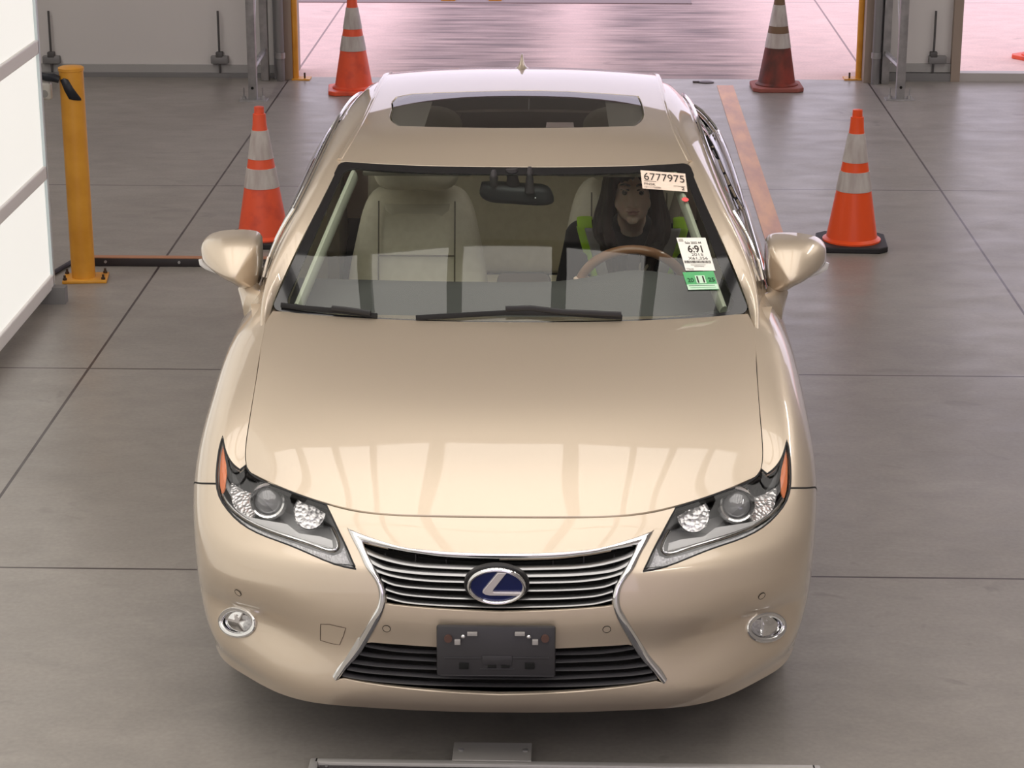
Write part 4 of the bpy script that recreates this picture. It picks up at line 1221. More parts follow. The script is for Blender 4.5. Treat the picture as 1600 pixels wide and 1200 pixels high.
hb_ = [(j * 11 + i, j * 11 + i + 1, (j + 1) * 11 + i + 1, (j + 1) * 11 + i) for j in range(11) for i in range(10) if not (2 <= i <= 7 and 2 <= j <= 5)]
mesh_obj('roof_lining', rl, hb_, BEIGE2, CAR, smooth=True)
b = MB(); b.box((0, 3.72, .99), (1.3, .5, .03)); b.build('parcel_shelf', DKTRIM, CAR)
# sun visors
for sx in (-.32, .32):
    b = MB(); b.box((sx, 1.93, 1.295), (.36, .14, .016), bevel=.007, rx=math.radians(12)); b.build('sun_visor', BEIGE2, CAR)
# dashboard
dv = []; xs = np.linspace(-.70, .70, 29)
for x in xs:
    w = abs(x) / .7; hood_b = .040 * math.exp(-((x - .40) / .17) ** 2)
    for y, z in ((1.28 + .06 * w, .945), (1.42, .968), (1.58, .972 + hood_b * .6), (1.68, .965 + hood_b), (1.72, .93 + hood_b), (1.74, .80), (1.70, .60)): dv.append((x, y + .04 * w * w, z))
df = [(i * 7 + k, i * 7 + k + 1, i * 7 + k + 8, i * 7 + k + 7) for i in range(28) for k in range(6)]
mesh_obj('dashboard', dv, df, mat('dash_grey', (.10, .10, .098), rough=.75), CAR, smooth=True)
# steering wheel
swc = Vector((.395, 1.90, .872)); Msw = Matrix.Translation(swc) @ Matrix.Rotation(math.radians(-66), 4, 'X')
sw = MB(); ring = [(.182 * math.cos(a), .182 * math.sin(a), 0) for a in [2 * PI * k / 64 for k in range(64)]]
sw.tube(ring, .0165, n=14, closed=True); sw.xf(list(sw.bm.verts), Msw)
swo = sw.build('steering_wheel', mat('wheel_wood', (.34, .17, .09), rough=.28, coat=.6), CAR)
b = MB(); b.sphere((0, 0, -.02), .085, (1, .85, .45), n=24)
for a in (0, PI, -PI / 2): b.xf(b.box((.12, 0, -.01), (.12, .04, .018), bevel=.006), Matrix.Rotation(a, 4, 'Z'))
b.xf(list(b.bm.verts), Msw); b.build('wheel_hub', DKTRIM, swo)
b = MB(); b.cyl(tuple(swc), (.405, 1.64, .80), .04, .05, n=16); b.build('steering_column', DKTRIM, swo)
# rear-view mirror with sensor pod
def rvm(pts, Y): return [px(720 + x * .1583, 240 + y * .1583, Y=Y) for x, y in pts]
mo_ = rvm(curve([(205, 290), (330, 285), (540, 300), (750, 310), (860, 335), (905, 400), (915, 480), (830, 505), (640, 500), (420, 485), (260, 465), (190, 410), (205, 290)], 48)[:-1], 1.80)
vs, fs = [], []; cen_ = np.mean(mo_, axis=0); k = len(mo_)
for s_, d in ((.96, .03), (1, .02), (1, .0), (.94, -.018), (.75, -.03), (.4, -.034)):
    vs += [tuple(cen_ + (p - cen_) * s_ + np.array([0, d, 0])) for p in mo_]
for a in range(5): fs += [(a * k + i, a * k + (i + 1) % k, (a + 1) * k + (i + 1) % k, (a + 1) * k + i) for i in range(k)]
fs += [tuple(range(5 * k, 6 * k)), tuple(range(k))]
rm = mesh_obj('rear_view_mirror', vs, fs, mat('mirror_back', (.03, .033, .035), rough=.45), CAR, smooth=True)
p_ = rvm([(505, 150), (515, 330)], 1.775)
b = MB(); b.tube([tuple(p_[0]), tuple((p_[0] + p_[1]) / 2), tuple(p_[1] + [0, .02, 0])], [(.014, .02), (.014, .018), (.02, .024)], n=12); b.build('mirror_stem', DKTRIM, rm)
p_ = rvm([(325, 160), (325, 230), (325, 320)], 1.76)
b = MB(); b.tube([tuple(q) for q in p_], [(.006, .006), (.018, .014), (.016, .012)], n=12); b.build('sensor_pod', DKTRIM, rm)
p_ = rvm([(680, 130), (680, 250), (680, 380)], 1.765)
b = MB(); b.tube([tuple(q) for q in p_], [(.006, .006), (.014, .012), (.024, .016)], n=12); b.build('sensor_pod', DKTRIM, rm)
q_ = rvm([(735, 440)], 1.765)[0]; b = MB(); b.sphere(tuple(q_), .0035); b.build('mirror_led', LWHITE, rm)

# ------------------------------------------------------------------ stickers on the windscreen
def wpt(u, v, d=.003):
    st = WIND.at(u, v); return WIND.ev([st])[0] + WIND.nrm([st])[0] * d
INK = mat('sticker_ink', (.045, .035, .03), rough=.8)
def text_obj(name, txt, p00, ex, ey, N, x, y, h, parent, m_=INK, sx=1.0, bold=0.0, align='LEFT'):
    """text whose baseline starts at fraction (x,y) of the sheet; h is height as a fraction of ey"""
    cu = bpy.data.curves.new(name, 'FONT'); cu.body = txt; cu.size = 1.0; cu.align_x = align; cu.offset = bold
    o = bpy.data.objects.new(name, cu); C.objects.link(o)
    dg = bpy.context.evaluated_depsgraph_get(); me = bpy.data.meshes.new_from_object(o.evaluated_get(dg))
    bpy.data.objects.remove(o); bpy.data.curves.remove(cu)
    H = np.linalg.norm(ey) * h / .72
    eyn = ey / np.linalg.norm(ey); exn = ex / np.linalg.norm(ex)
    xs_ = [v.co.x for v in me.vertices]; x0_ = min(xs_); sc_ = np.linalg.norm(ex) * sx / (max(xs_) - x0_)
    org = p00 + ex * x + ey * y + N * .0008
    for v in me.vertices:
        v.co = Vector(org + exn * (v.co.x - x0_) * sc_ + eyn * v.co.y * H)
    me.materials.clear(); me.materials.append(m_)
    o = bpy.data.objects.new(name, me); link(o, parent); return o
WSP = ws   # windshield part
def sheet(name, c4, m_, label):
    """c4: px corners tl, tr, br, bl"""
    P_ = [wpt(*p) for p in c4]; tl, tr, br, bl = P_
    vs = []; n = 6
    for j in range(n + 1):
        for i in range(n + 1):
            a, b_ = i / n, j / n
            u = (c4[0][0] * (1 - a) + c4[1][0] * a) * (1 - b_) + (c4[3][0] * (1 - a) + c4[2][0] * a) * b_
            v = (c4[0][1] * (1 - a) + c4[1][1] * a) * (1 - b_) + (c4[3][1] * (1 - a) + c4[2][1] * a) * b_
            vs.append(wpt(u, v))
    fs = [(j * 7 + i, (j + 1) * 7 + i, (j + 1) * 7 + i + 1, j * 7 + i + 1) for j in range(n) for i in range(n)]
    o = mesh_obj(name, vs, fs, m_, WSP, smooth=True, label=label)
    ex, ey = (br - bl + tr - tl) / 2, (tl - bl + tr - br) / 2; N = np.cross(ex, ey); N /= np.linalg.norm(N)
    if N[2] < 0: N = -N
    org = (bl + br + tl + tr) / 4 - ex / 2 - ey / 2
    return o, org + N * .0012, ex, ey, N
P1 = mat('cream_paper', (.86, .70, .58), rough=.7); P2 = mat('white_paper', (.88, .85, .78), rough=.7); P3m = mat('green_sticker', (.10, .42, .16), rough=.6); P4 = mat('pale_green_paper', (.58, .80, .60), rough=.7)
o, g0, ex, ey, N = sheet('lot_sticker', [(1000.5, 267), (1070.4, 272.5), (1074, 301), (1003.8, 295.5)], P1, 'cream lot number sticker')
text_obj('lot_number', '6777975', g0, ex, ey, N, .06, .47, .40, o, sx=.90)
text_obj('small_print', 'PNSK', g0, ex, ey, N, .05, .19, .13, o, sx=.25)
text_obj('small_print', '10/11/1706581', g0, ex, ey, N, .05, .04, .09, o, sx=.36)
text_obj('lot_digit', '2', g0, ex, ey, N, .87, .05, .17, o, sx=.07, bold=.02)
def rule(name, g0, ex, ey, N, x0, x1, y, h, parent, m_=INK):
    a = g0 + ex * x0 + ey * y + N * .0008; b_ = g0 + ex * x1 + ey * y + N * .0008; c_ = ey * h
    return mesh_obj(name, [a, b_, b_ + c_, a + c_], [(0, 1, 2, 3)], m_, parent)
rule('rule_line', g0, ex, ey, N, .05, .32, .40, .02, o); rule('rule_line', g0, ex, ey, N, .70, .95, .24, .015, o)
o, g0, ex, ey, N = sheet('sale_sticker', [(1056.7, 372.5), (1102, 372.5), (1117.6, 423.9), (1071.3, 423.9)], P2, 'white sale sticker')
text_obj('small_print', 'Sale 2025 44', g0, ex, ey, N, .24, .80, .07, o, sx=.55, bold=.01)
text_obj('run_number', '6:91', g0, ex, ey, N, .27, .54, .215, o, sx=.50, bold=.02)
text_obj('small_print', '2015', g0, ex, ey, N, .34, .43, .085, o, sx=.40)
text_obj('small_print', 'X61,356', g0, ex, ey, N, .20, .32, .085, o, sx=.66)
bm_ = MB(); rnd = random.Random(3); x = .03; vs, fs = [], []
while x < .92:
    w_b = rnd.choice((.006, .01, .016)); a = g0 + ex * x + ey * .21 + N * .0008; c_ = ey * .08; k0 = len(vs)
    vs += [a, a + ex * w_b, a + ex * w_b + c_, a + c_]; fs.append((k0, k0 + 1, k0 + 2, k0 + 3)); x += w_b + rnd.choice((.006, .01, .014))
mesh_obj('bar_code', vs, fs, INK, o)
rule('rule_line', g0, ex, ey, N, .22, .72, .155, .01, o); rule('rule_line', g0, ex, ey, N, .32, .66, .11, .01, o)
text_obj('small_print', 'T7A30', g0, ex, ey, N, .03, .015, .045, o, sx=.24)
rule('stamp_box', g0, ex, ey, N, .05, .20, .88, .07, o, mat('print_grey', (.45, .42, .38), rough=.8))
o, g0, ex, ey, N = sheet('inspection_sticker', [(1066.2, 426.5), (1114.5, 424.5), (1123, 453.6), (1075.4, 454)], P3m, 'green inspection sticker')
rule('white_band', g0, ex, ey, N, .0, 1.0, .0, .28, o, P4)
rule('month_box', g0, ex, ey, N, .345, .66, .33, .44, o, P4)
N_ = N * 1.0
text_obj('year_digits', '20', g0 + N * .0004, ex, ey, N, .07, .42, .22, o, sx=.20, m_=mat('dark_green_ink', (.015, .07, .03), rough=.8), bold=.01)
text_obj('year_digits', '25', g0 + N * .0004, ex, ey, N, .74, .42, .22, o, sx=.21, m_=MATS['dark_green_ink'], bold=.02)
text_obj('month_digits', '11', g0 + N * .0006, ex, ey, N, .38, .37, .36, o, sx=.24, bold=.02)
rule('rule_line', g0 + N * .0004, ex, ey, N, .05, .9, .19, .03, o, MATS['dark_green_ink']); rule('rule_line', g0 + N * .0004, ex, ey, N, .08, .92, .08, .03, o, mat('mid_green_ink', (.2, .45, .25), rough=.8))
c_ = wpt(1070.5, 313); st = WIND.at(1070.5, 313); nn = WIND.nrm([st])[0]; q = Vector((0, 0, 1)).rotation_difference(Vector(nn)); b = MB()
b.lathe([(.0, .0012), (.011, .001), (.0115, 0)], n=24, M=Matrix.Translation(c_) @ q.to_matrix().to_4x4()); b.build('dot_sticker', mat('red_dot', (.9, .12, .12), rough=.5), WSP, label='small round red sticker')

# ------------------------------------------------------------------ the driver
def remeshed(name, b, voxel, m_, parent, smooth_it=4, label=None, disp=None):
    me = bpy.data.meshes.new('t'); bmesh.ops.recalc_face_normals(b.bm, faces=b.bm.faces); b.bm.to_mesh(me); b.bm.free()
    o = bpy.data.objects.new('t', me); C.objects.link(o)
    r = o.modifiers.new('r', 'REMESH'); r.mode = 'VOXEL'; r.voxel_size = voxel; r.use_smooth_shade = True
    s_ = o.modifiers.new('s', 'SMOOTH'); s_.factor = .5; s_.iterations = smooth_it
    dg = bpy.context.evaluated_depsgraph_get(); m2 = bpy.data.meshes.new_from_object(o.evaluated_get(dg))
    bpy.data.objects.remove(o); m2.name = name; m2.materials.clear(); m2.materials.append(m_)
    m2.polygons.foreach_set('use_smooth', [True] * len(m2.polygons))
    q = bpy.data.objects.new(name, m2); link(q, parent)
    if label: q['label'] = label
    return q
SKIN = mat('skin', (.94, .68, .55), rough=.5); SKIN.node_tree.nodes['Principled BSDF'].inputs['Subsurface Weight'].default_value = .15
HAIR = mat('dark_hair', (.030, .018, .017), rough=.5)
noise_mix(HAIR, 60, (.018, .011, .011), (.055, .032, .028), stretch=(1, 1, .08), detail=6)
SWEAT = mat('black_sweater', (.014, .013, .017), rough=.9)
TROU = mat('dark_trousers', (.03, .032, .045), rough=.85)
VEST = mat('vest_lime', (.50, .85, .03), rough=.6, emit=None)
SILV = mat('vest_silver', (.45, .43, .42), rough=.45, metal=.3)
ch = px(989, 312, Y=2.06)                       # middle of the face
T_ = CAR.matrix_world
PER = bpy.data.objects.new('person', None); C.objects.link(PER)
Mcar = Matrix.Translation(CAR.location) @ Matrix.Rotation(CAR.rotation_euler.z, 4, 'Z')
PX_, PY_ = .405, 2.30
PER.matrix_world = Mcar @ Matrix.Translation((PX_, PY_, 0))
tag(PER, 'woman with long dark hair in a lime reflective vest at the steering wheel', 'person')
hx, hy, hz = ch[0] - PX_, 2.14 - PY_, ch[2] + .012      # head centre, local
def limb(b, pts, rad, n=16):
    b.tube([tuple(p) for p in pts], rad, n=n)
    for p, r in zip(pts, rad):
        rr = r if isinstance(r, (int, float)) else min(r); b.sphere(tuple(p), rr * .99, n=14)
shL, shR = Vector((-.175, .0, .962)), Vector((.175, .0, .962))
elL, elR = Vector((-.235, -.09, .74)), Vector((.235, -.09, .74))
wrL, wrR = Vector((-.178, -.345, .865)), Vector((.178, -.345, .865))
def torso(b, k=0.0):
    for z, rx_, ry_, y in ((.50, .165, .11, .02), (.60, .16, .11, .01), (.70, .150, .105, -.005), (.80, .155, .11, -.01), (.88, .165, .105, -.01), (.94, .150, .085, -.005)):
        b.sphere((0, y, z), 1.0, (rx_ + k, ry_ + k, .085 + k), n=24)
    b.tube([tuple(shL), (0, -.005, .975), tuple(shR)], [(.062 + k, .058 + k), (.070 + k, .06 + k), (.062 + k, .058 + k)], n=16)
    for s_ in (shL, shR): b.sphere(tuple(s_), .062 + k, n=16)
def arms(b, k=0.0, to_hand=True):
    for s_, e_, w_ in ((shL, elL, wrL), (shR, elR, wrR)):
        limb(b, [s_, s_.lerp(e_, .5), e_], [.056 + k, .050 + k, .043 + k])
        limb(b, [e_, e_.lerp(w_, .5), w_], [.042 + k, .037 + k, .026 + k])
body = MB(); torso(body, -.012); arms(body, -.008)
# legs under the dashboard
for s_ in (-1, 1):
    limb(body, [Vector((s_ * .09, .0, .50)), Vector((s_ * .12, -.25, .55)), Vector((s_ * .13, -.42, .57))], [.085, .072, .058])
    limb(body, [Vector((s_ * .13, -.42, .57)), Vector((s_ * .12, -.55, .52)), Vector((s_ * .11, -.64, .46))], [.055, .045, .036])
# neck and head
limb(body, [Vector((0, .0, .97)), Vector((hx * .6, hy * .35, hz - .13)), Vector((hx, hy * .9, hz - .05))], [.060, .050, .048])
body.sphere((hx, hy + .015, hz + .030), 1.0, (.073, .092, .088), n=32)          # skull
body.sphere((hx, hy - .028, hz - .012), 1.0, (.060, .062, .078), n=32)          # face
body.sphere((hx, hy - .040, hz - .058), 1.0, (.054, .042, .038), n=24)          # jaw
body.sphere((hx, hy - .070, hz - .086), 1.0, (.020, .018, .016), n=16)          # chin
for s_ in (-1, 1):
    body.sphere((hx + s_ * .039, hy - .056, hz - .030), 1.0, (.024, .024, .028), n=16)   # cheeks
    body.sphere((hx + s_ * .072, hy + .01, hz - .002), 1.0, (.012, .018, .030), n=12)    # ears
    body.sphere((hx + s_ * .026, hy - .078, hz + .030), 1.0, (.026, .014, .009), n=16)   # brow
    body.sphere((hx + s_ * .0115, hy - .096, hz - .030), 1.0, (.0085, .009, .0075), n=12)   # nostril wings
body.tube([(hx, hy - .084, hz + .022), (hx, hy - .098, hz - .004), (hx, hy - .108, hz - .026)], [(.010, .008), (.011, .010), (.0125, .011)], n=12)
body.sphere((hx, hy - .106, hz - .028), .011, n=12)
body.sphere((hx, hy - .086, hz - .051), 1.0, (.023, .012, .0065), n=16)
body.sphere((hx, hy - .084, hz - .061), 1.0, (.020, .012, .007), n=16)
# hands closed round the wheel rim
def hand(b, w, s_):
    # palm lies against the rim; fingers wrap over it
    rc = Vector((s_ * .188, -.400, .895))
    d = (rc - w).normalized(); up = Vector((0, -.38, .92)); side = d.cross(up).normalized()
    palm = w.lerp(rc, .55)
    b.tube([tuple(w), tuple(palm), tuple(rc + Vector((0, .012, 0)))], [(.022, .026), (.018, .036), (.014, .038)], n=14)
    for k, (off, L) in enumerate(((.030, .060), (.010, .068), (-.010, .064), (-.028, .052))):
        base = rc + up * off + Vector((0, .004, 0))
        b_out = Vector((s_ * .004, -.018, .002))
        pts = [base, base + Vector((s_ * .012, -.022, .004)) * (L / .06), base + Vector((s_ * .0, -.044, .0)) * (L / .06), base + Vector((-s_ * .022, -.042, -.006)) * (L / .06)]
        limb(b, pts, [.0095, .0088, .0080, .0072], n=10)
    tb_ = palm + up * .026
    limb(b, [tb_, tb_ + Vector((-s_ * .018, -.012, .016)), tb_ + Vector((-s_ * .024, -.036, .020))], [.0115, .0105, .009], n=10)
hand(body, wrL, -1); hand(body, wrR, 1)
BODYM = remeshed('body', body, .0048, SKIN, PER, 5)
# sweater, trousers
b = MB(); torso(b, 0.0); arms(b, .004)
b.tube([(0, .0, .97), (0, -.002, 1.02), (hx * .4, hy * .3, 1.045)], [(.085, .075), (.066, .060), (.058, .054)], n=20); b.sphere((hx * .5, -.030, 1.022), 1.0, (.072, .060, .040), n=20)
remeshed('sweater', b, .008, SWEAT, PER, 3, label='black long sleeved sweater')
b = MB(); b.sphere((0, .0, .51), 1.0, (.185, .14, .09), n=24)
for s_ in (-1, 1):
    limb(b, [Vector((s_ * .09, .0, .50)), Vector((s_ * .12, -.25, .55)), Vector((s_ * .13, -.42, .57))], [.095, .082, .068])
    limb(b, [Vector((s_ * .13, -.42, .57)), Vector((s_ * .12, -.55, .52)), Vector((s_ * .11, -.655, .45))], [.066, .056, .050])
remeshed('trousers', b, .010, TROU, PER, 2)
# vest: two front panels and a back, shaped on the torso
def torso_front(x, z):
    """front surface of the torso at x,z (local)"""
    best = .2
    for zz, rx_, ry_, y in ((.50, .165, .11, .02), (.60, .16, .11, .01), (.70, .150, .105, -.005), (.80, .155, .11, -.01), (.88, .165, .105, -.01), (.94, .150, .085, -.005)):
        q = 1 - (x / (rx_ + .006)) ** 2 - ((z - zz) / .091) ** 2
        if q > 0: best = min(best, y - (ry_ + .006) * math.sqrt(q))
    if abs(x) < .2:
        zc = .955 + .02 * (1 - abs(x) / .165); q = 1 - ((z - zc) / .068) ** 2
        if q > 0: best = min(best, -.005 - .066 * math.sqrt(q))
    return best
def strip(name, xin, xout, zs, m_, off):
    vs, fs = [], []; n = 6
    for j, z in enumerate(zs):
        w = j / (len(zs) - 1)
        for i in range(n + 1):
            x = xin(w) + (xout(w) - xin(w)) * i / n
            y = torso_front(x, min(z, .985)) - off
            if y > .1: y = -.02
            vs.append((x, y, z))
    fs = [(j * (n + 1) + i, j * (n + 1) + i + 1, (j + 1) * (n + 1) + i + 1, (j + 1) * (n + 1) + i) for j in range(len(zs) - 1) for i in range(n)]
    o = mesh_obj(name, vs, fs, m_, PER, smooth=True); md = o.modifiers.new('t', 'SOLIDIFY'); md.thickness = .004; md.offset = 0
    sm_ = o.modifiers.new('s', 'SMOOTH'); sm_.iterations = 5
    return o
zs = list(np.linspace(.56, 1.018, 26))
for s_ in (-1, 1):
    strip('vest_panel', lambda w, s_=s_: s_ * (.005 + .140 * w), lambda w, s_=s_: s_ * (.070 + .130 * w), zs, VEST, .008)
    strip('vest_reflective_strip', lambda w, s_=s_: s_ * (.0 + .125 * w), lambda w, s_=s_: s_ * (.038 + .134 * w), zs, SILV, .012)
b = MB()
for s_ in (-1, 1):
    b.tube([(s_ * .166, -.060, 1.008), (s_ * .168, -.035, 1.026), (s_ * .168, .0, 1.031), (s_ * .165, .03, 1.025), (s_ * .15, .10, .93)], [(.026, .005)] * 5, n=10)
b.build('vest_shoulder', VEST, PER)
# face details
for s_ in (-1, 1):
    b = MB(); b.sphere((hx + s_ * .027, hy - .0755, hz + .012), .0108, n=20); e_ = b.build('eye', mat('eye_white', (.40, .34, .30), rough=.2), PER)
    b = MB(); b.sphere((hx + s_ * .027, hy - .0835, hz + .012), .0058, (1, .7, 1), n=16); b.build('iris', mat('iris_dark', (.02, .013, .01), rough=.15), e_)
    b = MB(); b.tube([(hx + s_ * (.013 + .0285 * w), hy - .0865 + .010 * w * w, hz + .0215 + .004 * math.sin(PI * w)) for w in np.linspace(0, 1, 7)], [.0018, .003, .0032, .003, .0028, .0022, .0014], n=8); b.build('eyelid_line', HAIR, PER)
    b = MB(); b.tube([(hx + s_ * (.010 + .036 * w), hy - .092 + .014 * w * w, hz + .0375 + .005 * math.sin(PI * w)) for w in np.linspace(0, 1, 8)], [.0026, .0035, .0038, .0036, .0032, .0028, .0022, .0014], n=8); b.build('eyebrow', HAIR, PER)
LIP = mat('lips', (.58, .30, .25), rough=.45)
b = MB(); b.tube([(hx + x, hy - .0975 + 8.0 * x * x, hz - .0510 + .0016 * math.cos(x * 250)) for x in np.linspace(-.023, .023, 11)], [.001, .0022, .0028, .003, .0032, .0026, .0032, .003, .0028, .0022, .001], n=8)
b.tube([(hx + x, hy - .0955 + 8.0 * x * x, hz - .0590) for x in np.linspace(-.019, .019, 9)], [.001, .0026, .0036, .0042, .0044, .0042, .0036, .0026, .001], n=8); b.build('lips', LIP, PER)
# hair: cap and long locks falling in front of the shoulders
hr = MB()
hr.sphere((hx, hy + .030, hz + .040), 1.0, (.088, .098, .098), n=32)
rnd = random.Random(5)
for s_ in (-1, 1):
    for k in range(13):
        a = k / 12.0
        x0 = s_ * (.020 + .062 * a); y0 = -.062 + .10 * a
        p = [Vector((hx + x0 * .5, hy - .045 + .10 * a, hz + .112 - .010 * a)),
             Vector((hx + s_ * (.064 + .016 * a), hy - .050 + .085 * a, hz + .060)),
             Vector((hx + s_ * (.074 + .020 * a), hy - .045 + .080 * a, hz - .02)),
             Vector((hx + s_ * (.080 + .032 * a + rnd.uniform(-.006, .006)), hy - .045 + .070 * a, hz - .09)),
             Vector((hx + s_ * (.076 + .034 * a + rnd.uniform(-.012, .012)), hy - .055 + .06 * a, hz - .155)),
             Vector((hx * .5 + s_ * (.056 + .040 * a + rnd.uniform(-.014, .014)), -.125 + .045 * a, hz - .235)),
             Vector((hx * .3 + s_ * (.040 + .042 * a + rnd.uniform(-.014, .014)), -.145 + .04 * a, hz - .32 - .03 * rnd.random()))]
        c_ = curve([tuple(q) for q in p], 18)
        hr.tube([tuple(q) for q in c_], [.006 + .010 * math.sin(PI * min(1, .15 + j / 20)) for j in range(19)], n=10)
# fringe swept off the forehead
for k in range(9):
    a = (k - 4) / 4.0
    c_ = curve([(hx + .01 * a, hy - .02, hz + .135), (hx + .035 * a, hy - .075, hz + .118), (hx + .056 * a + .004, hy - .092 + .03 * abs(a), hz + .078 - .012 * abs(a)), (hx + .066 * a + (.012 if a > 0 else -.006), hy - .080 + .035 * abs(a), hz + .048 - .015 * abs(a))], 12)
    hr.tube([tuple(q) for q in c_], [.010, .011, .012, .012, .012, .011, .010, .009, .008, .006, .005, .003, .001], n=8)
for k in range(9):
    a = (k - 4) / 4.0
    c_ = curve([(hx + .07 * a, hy + .11, hz + .09), (hx + .08 * a, hy + .135, hz), (hx + .085 * a, .07, hz - .15), (hx + .07 * a, .10, hz - .25)], 12)
    hr.tube([tuple(q) for q in c_], [.02] * 13, n=8)
remeshed('hair', hr, .0042, HAIR, PER, 1)
b = MB(); b.tube([(.185, .14, 1.13), (.15, .03, 1.045), (.10, -.075, .985), (.0, -.135, .84), (-.10, -.13, .68), (-.19, -.06, .56)], [(.022, .003)] * 6, n=8); b.build('fastened_belt', mat('belt_webbing', (.3, .25, .19)), PER)
# ------------------------------------------------------------------ things standing in the bay
ORANGE = mat('cone_orange', (.88, .11, .05), rough=.45)
noise_mix(ORANGE, 9, (.68, .085, .05), (.90, .12, .05), lo=.3, hi=.5, detail=8)
ORANGE_NEW = mat('cone_orange_clean', (.92, .10, .02), rough=.38)
BROWNC = mat('cone_dirty_red', (.20, .05, .035), rough=.6)
noise_mix(BROWNC, 7, (.085, .035, .028), (.36, .06, .04), lo=.35, hi=.7, detail=8, stretch=(1, 1, .6))
SLEEVE = mat('reflective_sleeve', (.52, .47, .44), rough=.45)
noise_mix(SLEEVE, 30, (.46, .40, .38), (.60, .56, .53), detail=8, stretch=(1, 1, .2))
OLIVE = mat('cone_band_olive', (.20, .12, .07), rough=.6)
RUB = mat('cone_base_rubber', (.022, .02, .022), rough=.6)
BROWNB = mat('cone_base_brown', (.33, .10, .08), rough=.7)
def cone(u, v, label, body, base, band_m, group='traffic cones round the sedan', rz=0.0, z0=0.0):
    p = wpx(u, v, Z=0); t = empty('traffic_cone', (p[0], p[1], z0), rz, label, 'traffic cone', group)
    b = MB(); c = .045; h = .178; poly = [(-h + c, -h), (h - c, -h), (h, -h + c), (h, h - c), (h - c, h), (-h + c, h), (-h, h - c), (-h, -h + c)]
    b.prism(poly, 0.0, .030, axis='z'); b.build('base', base, t, bevel=.006, smooth=False)
    R = lambda z: .136 - (z - .02) * (.136 - .040) / (.59 - .02)
    b = MB(); b.lathe([(.150, .030), (.150, .038), (.140, .044), (R(.05), .05), (R(.3), .3), (R(.59), .59), (.036, .62), (.033, .674), (.026, .676), (.025, .71), (.018, .712)], n=40); b.build('cone_body', body, t)
    for z0_, z1_ in ((.295, .395), (.445, .59)):
        b = MB(); b.lathe([(R(z0_) + .0005, z0_ - .001), (R(z0_) + .003, z0_), (R(z1_) + .003, z1_), (R(z1_) + .0005, z1_ + .001)], n=40); b.build('reflective_collar', SLEEVE, t)
    if band_m is not body:
        b = MB(); b.lathe([(R(.395) + .002, .396), (R(.444) + .002, .444)], n=40); b.build('band', band_m, t)
        b = MB(); b.lathe([(R(.59) + .001, .592), (.037, .62), (.034, .675)], n=40); b.build('band', band_m, t)
    return t
cone(412, 377, 'scuffed orange cone on black rubber base, the one nearest the yellow bollard', ORANGE, RUB, ORANGE, rz=.05)
cone(1330, 383, 'clean bright orange cone on black rubber base right of the sedan', ORANGE_NEW, RUB, ORANGE_NEW, rz=-.05)
cone(553, 143, 'orange cone on orange base at the doorway behind the roof of the sedan', ORANGE, ORANGE, ORANGE, rz=.1)
cone(1213, 138, 'grimy dark red cone with brown base near the doorway', BROWNC, BROWNB, OLIVE, rz=.02)
cone(1627, 92, 'orange cone outdoors cut off by the right edge, only its base corner showing', ORANGE, ORANGE, ORANGE, rz=.6)

# yellow bollard and the gadget strapped to it
bp = wpx(131, 437, Z=0); hb = float(wpx(104, 104, Y=bp[1])[2])
t = empty('bollard', (bp[0], bp[1], 0), .12, 'yellow steel bollard bolted to the floor beside the light wall', 'bollard')
b = MB(); b.box((.01, .0, .008), (.215, .16, .016), bevel=.004); b.build('base_plate', YEL, t)
b = MB(); b.lathe([(.0575, .016), (.0575, hb - .02), (.061, hb - .018), (.061, hb - .004), (.055, hb), (0, hb + .003)], n=40); b.build('post', YEL, t)
for x, y in ((-.085, -.06), (.1, -.06), (.1, .06), (-.085, .06)):
    b = MB(); b.cyl((x, y, .014), (x, y, .04), .006, n=10); b.cyl((x, y, .016), (x, y, .026), .011, n=6); b.build('bolt', mat('dark_bolt', (.10, .07, .05), rough=.5, metal=.6), t)
zb_ = float(wpx(84, 140, Y=bp[1])[2]); BOL = t
b = MB(); b.tube([(-.20, .0, zb_ + .10), (-.16, -.01, zb_ + .078), (-.12, -.02, zb_ + .066), (-.08, -.03, zb_ + .064), (-.055, -.03, zb_ + .055)], [.012, .015, .019, .021, .018], n=12)
b.build('bracket_arm', mat('black_bracket', (.02, .022, .03), rough=.45), BOL)
verts = []; r_ = .0605
prof_ = [(-140, .055, .055), (-120, .065, .01), (-100, .06, -.03), (-80, .02, -.035), (-62, -.01, -.038), (-45, -.035, -.040)]
for a_, zt, zbot in prof_:
    ar = math.radians(a_); verts += [(r_ * math.cos(ar), r_ * math.sin(ar), zb_ + zt), (r_ * math.cos(ar), r_ * math.sin(ar), zb_ + zbot - .004)]
o = mesh_obj('black_tape', verts, [(2 * k, 2 * k + 1, 2 * k + 3, 2 * k + 2) for k in range(len(prof_) - 1)], mat('black_bracket', (.02, .022, .03)), BOL, smooth=True); so_ = o.modifiers.new('thick', 'SOLIDIFY'); so_.thickness = .003; so_.offset = 1
b = MB(); b.tube([(-.22, .02, zb_ + .12), (-.20, .01, zb_ + .09), (-.16, -.01, zb_ + .07)], .004, n=6); b.build('cable', TRIM, BOL)
t = empty('sensor_unit', (bp[0] - .125, bp[1] - .03, 0), 0, 'small pale sensor hanging under the black bracket arm of the yellow bollard', 'sensor')
b = MB(); b.box((0.0, -.005, zb_), (.070, .045, .082), bevel=.012, seg=3)
b.build('sensor_housing', mat('pale_plastic', (.62, .60, .54), rough=.4), t)
b = MB(); b.box((-.052, -.005, zb_ + .022), (.055, .02, .010), bevel=.003); b.box((-.052, -.005, zb_ - .033), (.055, .02, .010), bevel=.003); b.build('sensor_fork', mat('pale_plastic', (.62, .6, .54)), t)
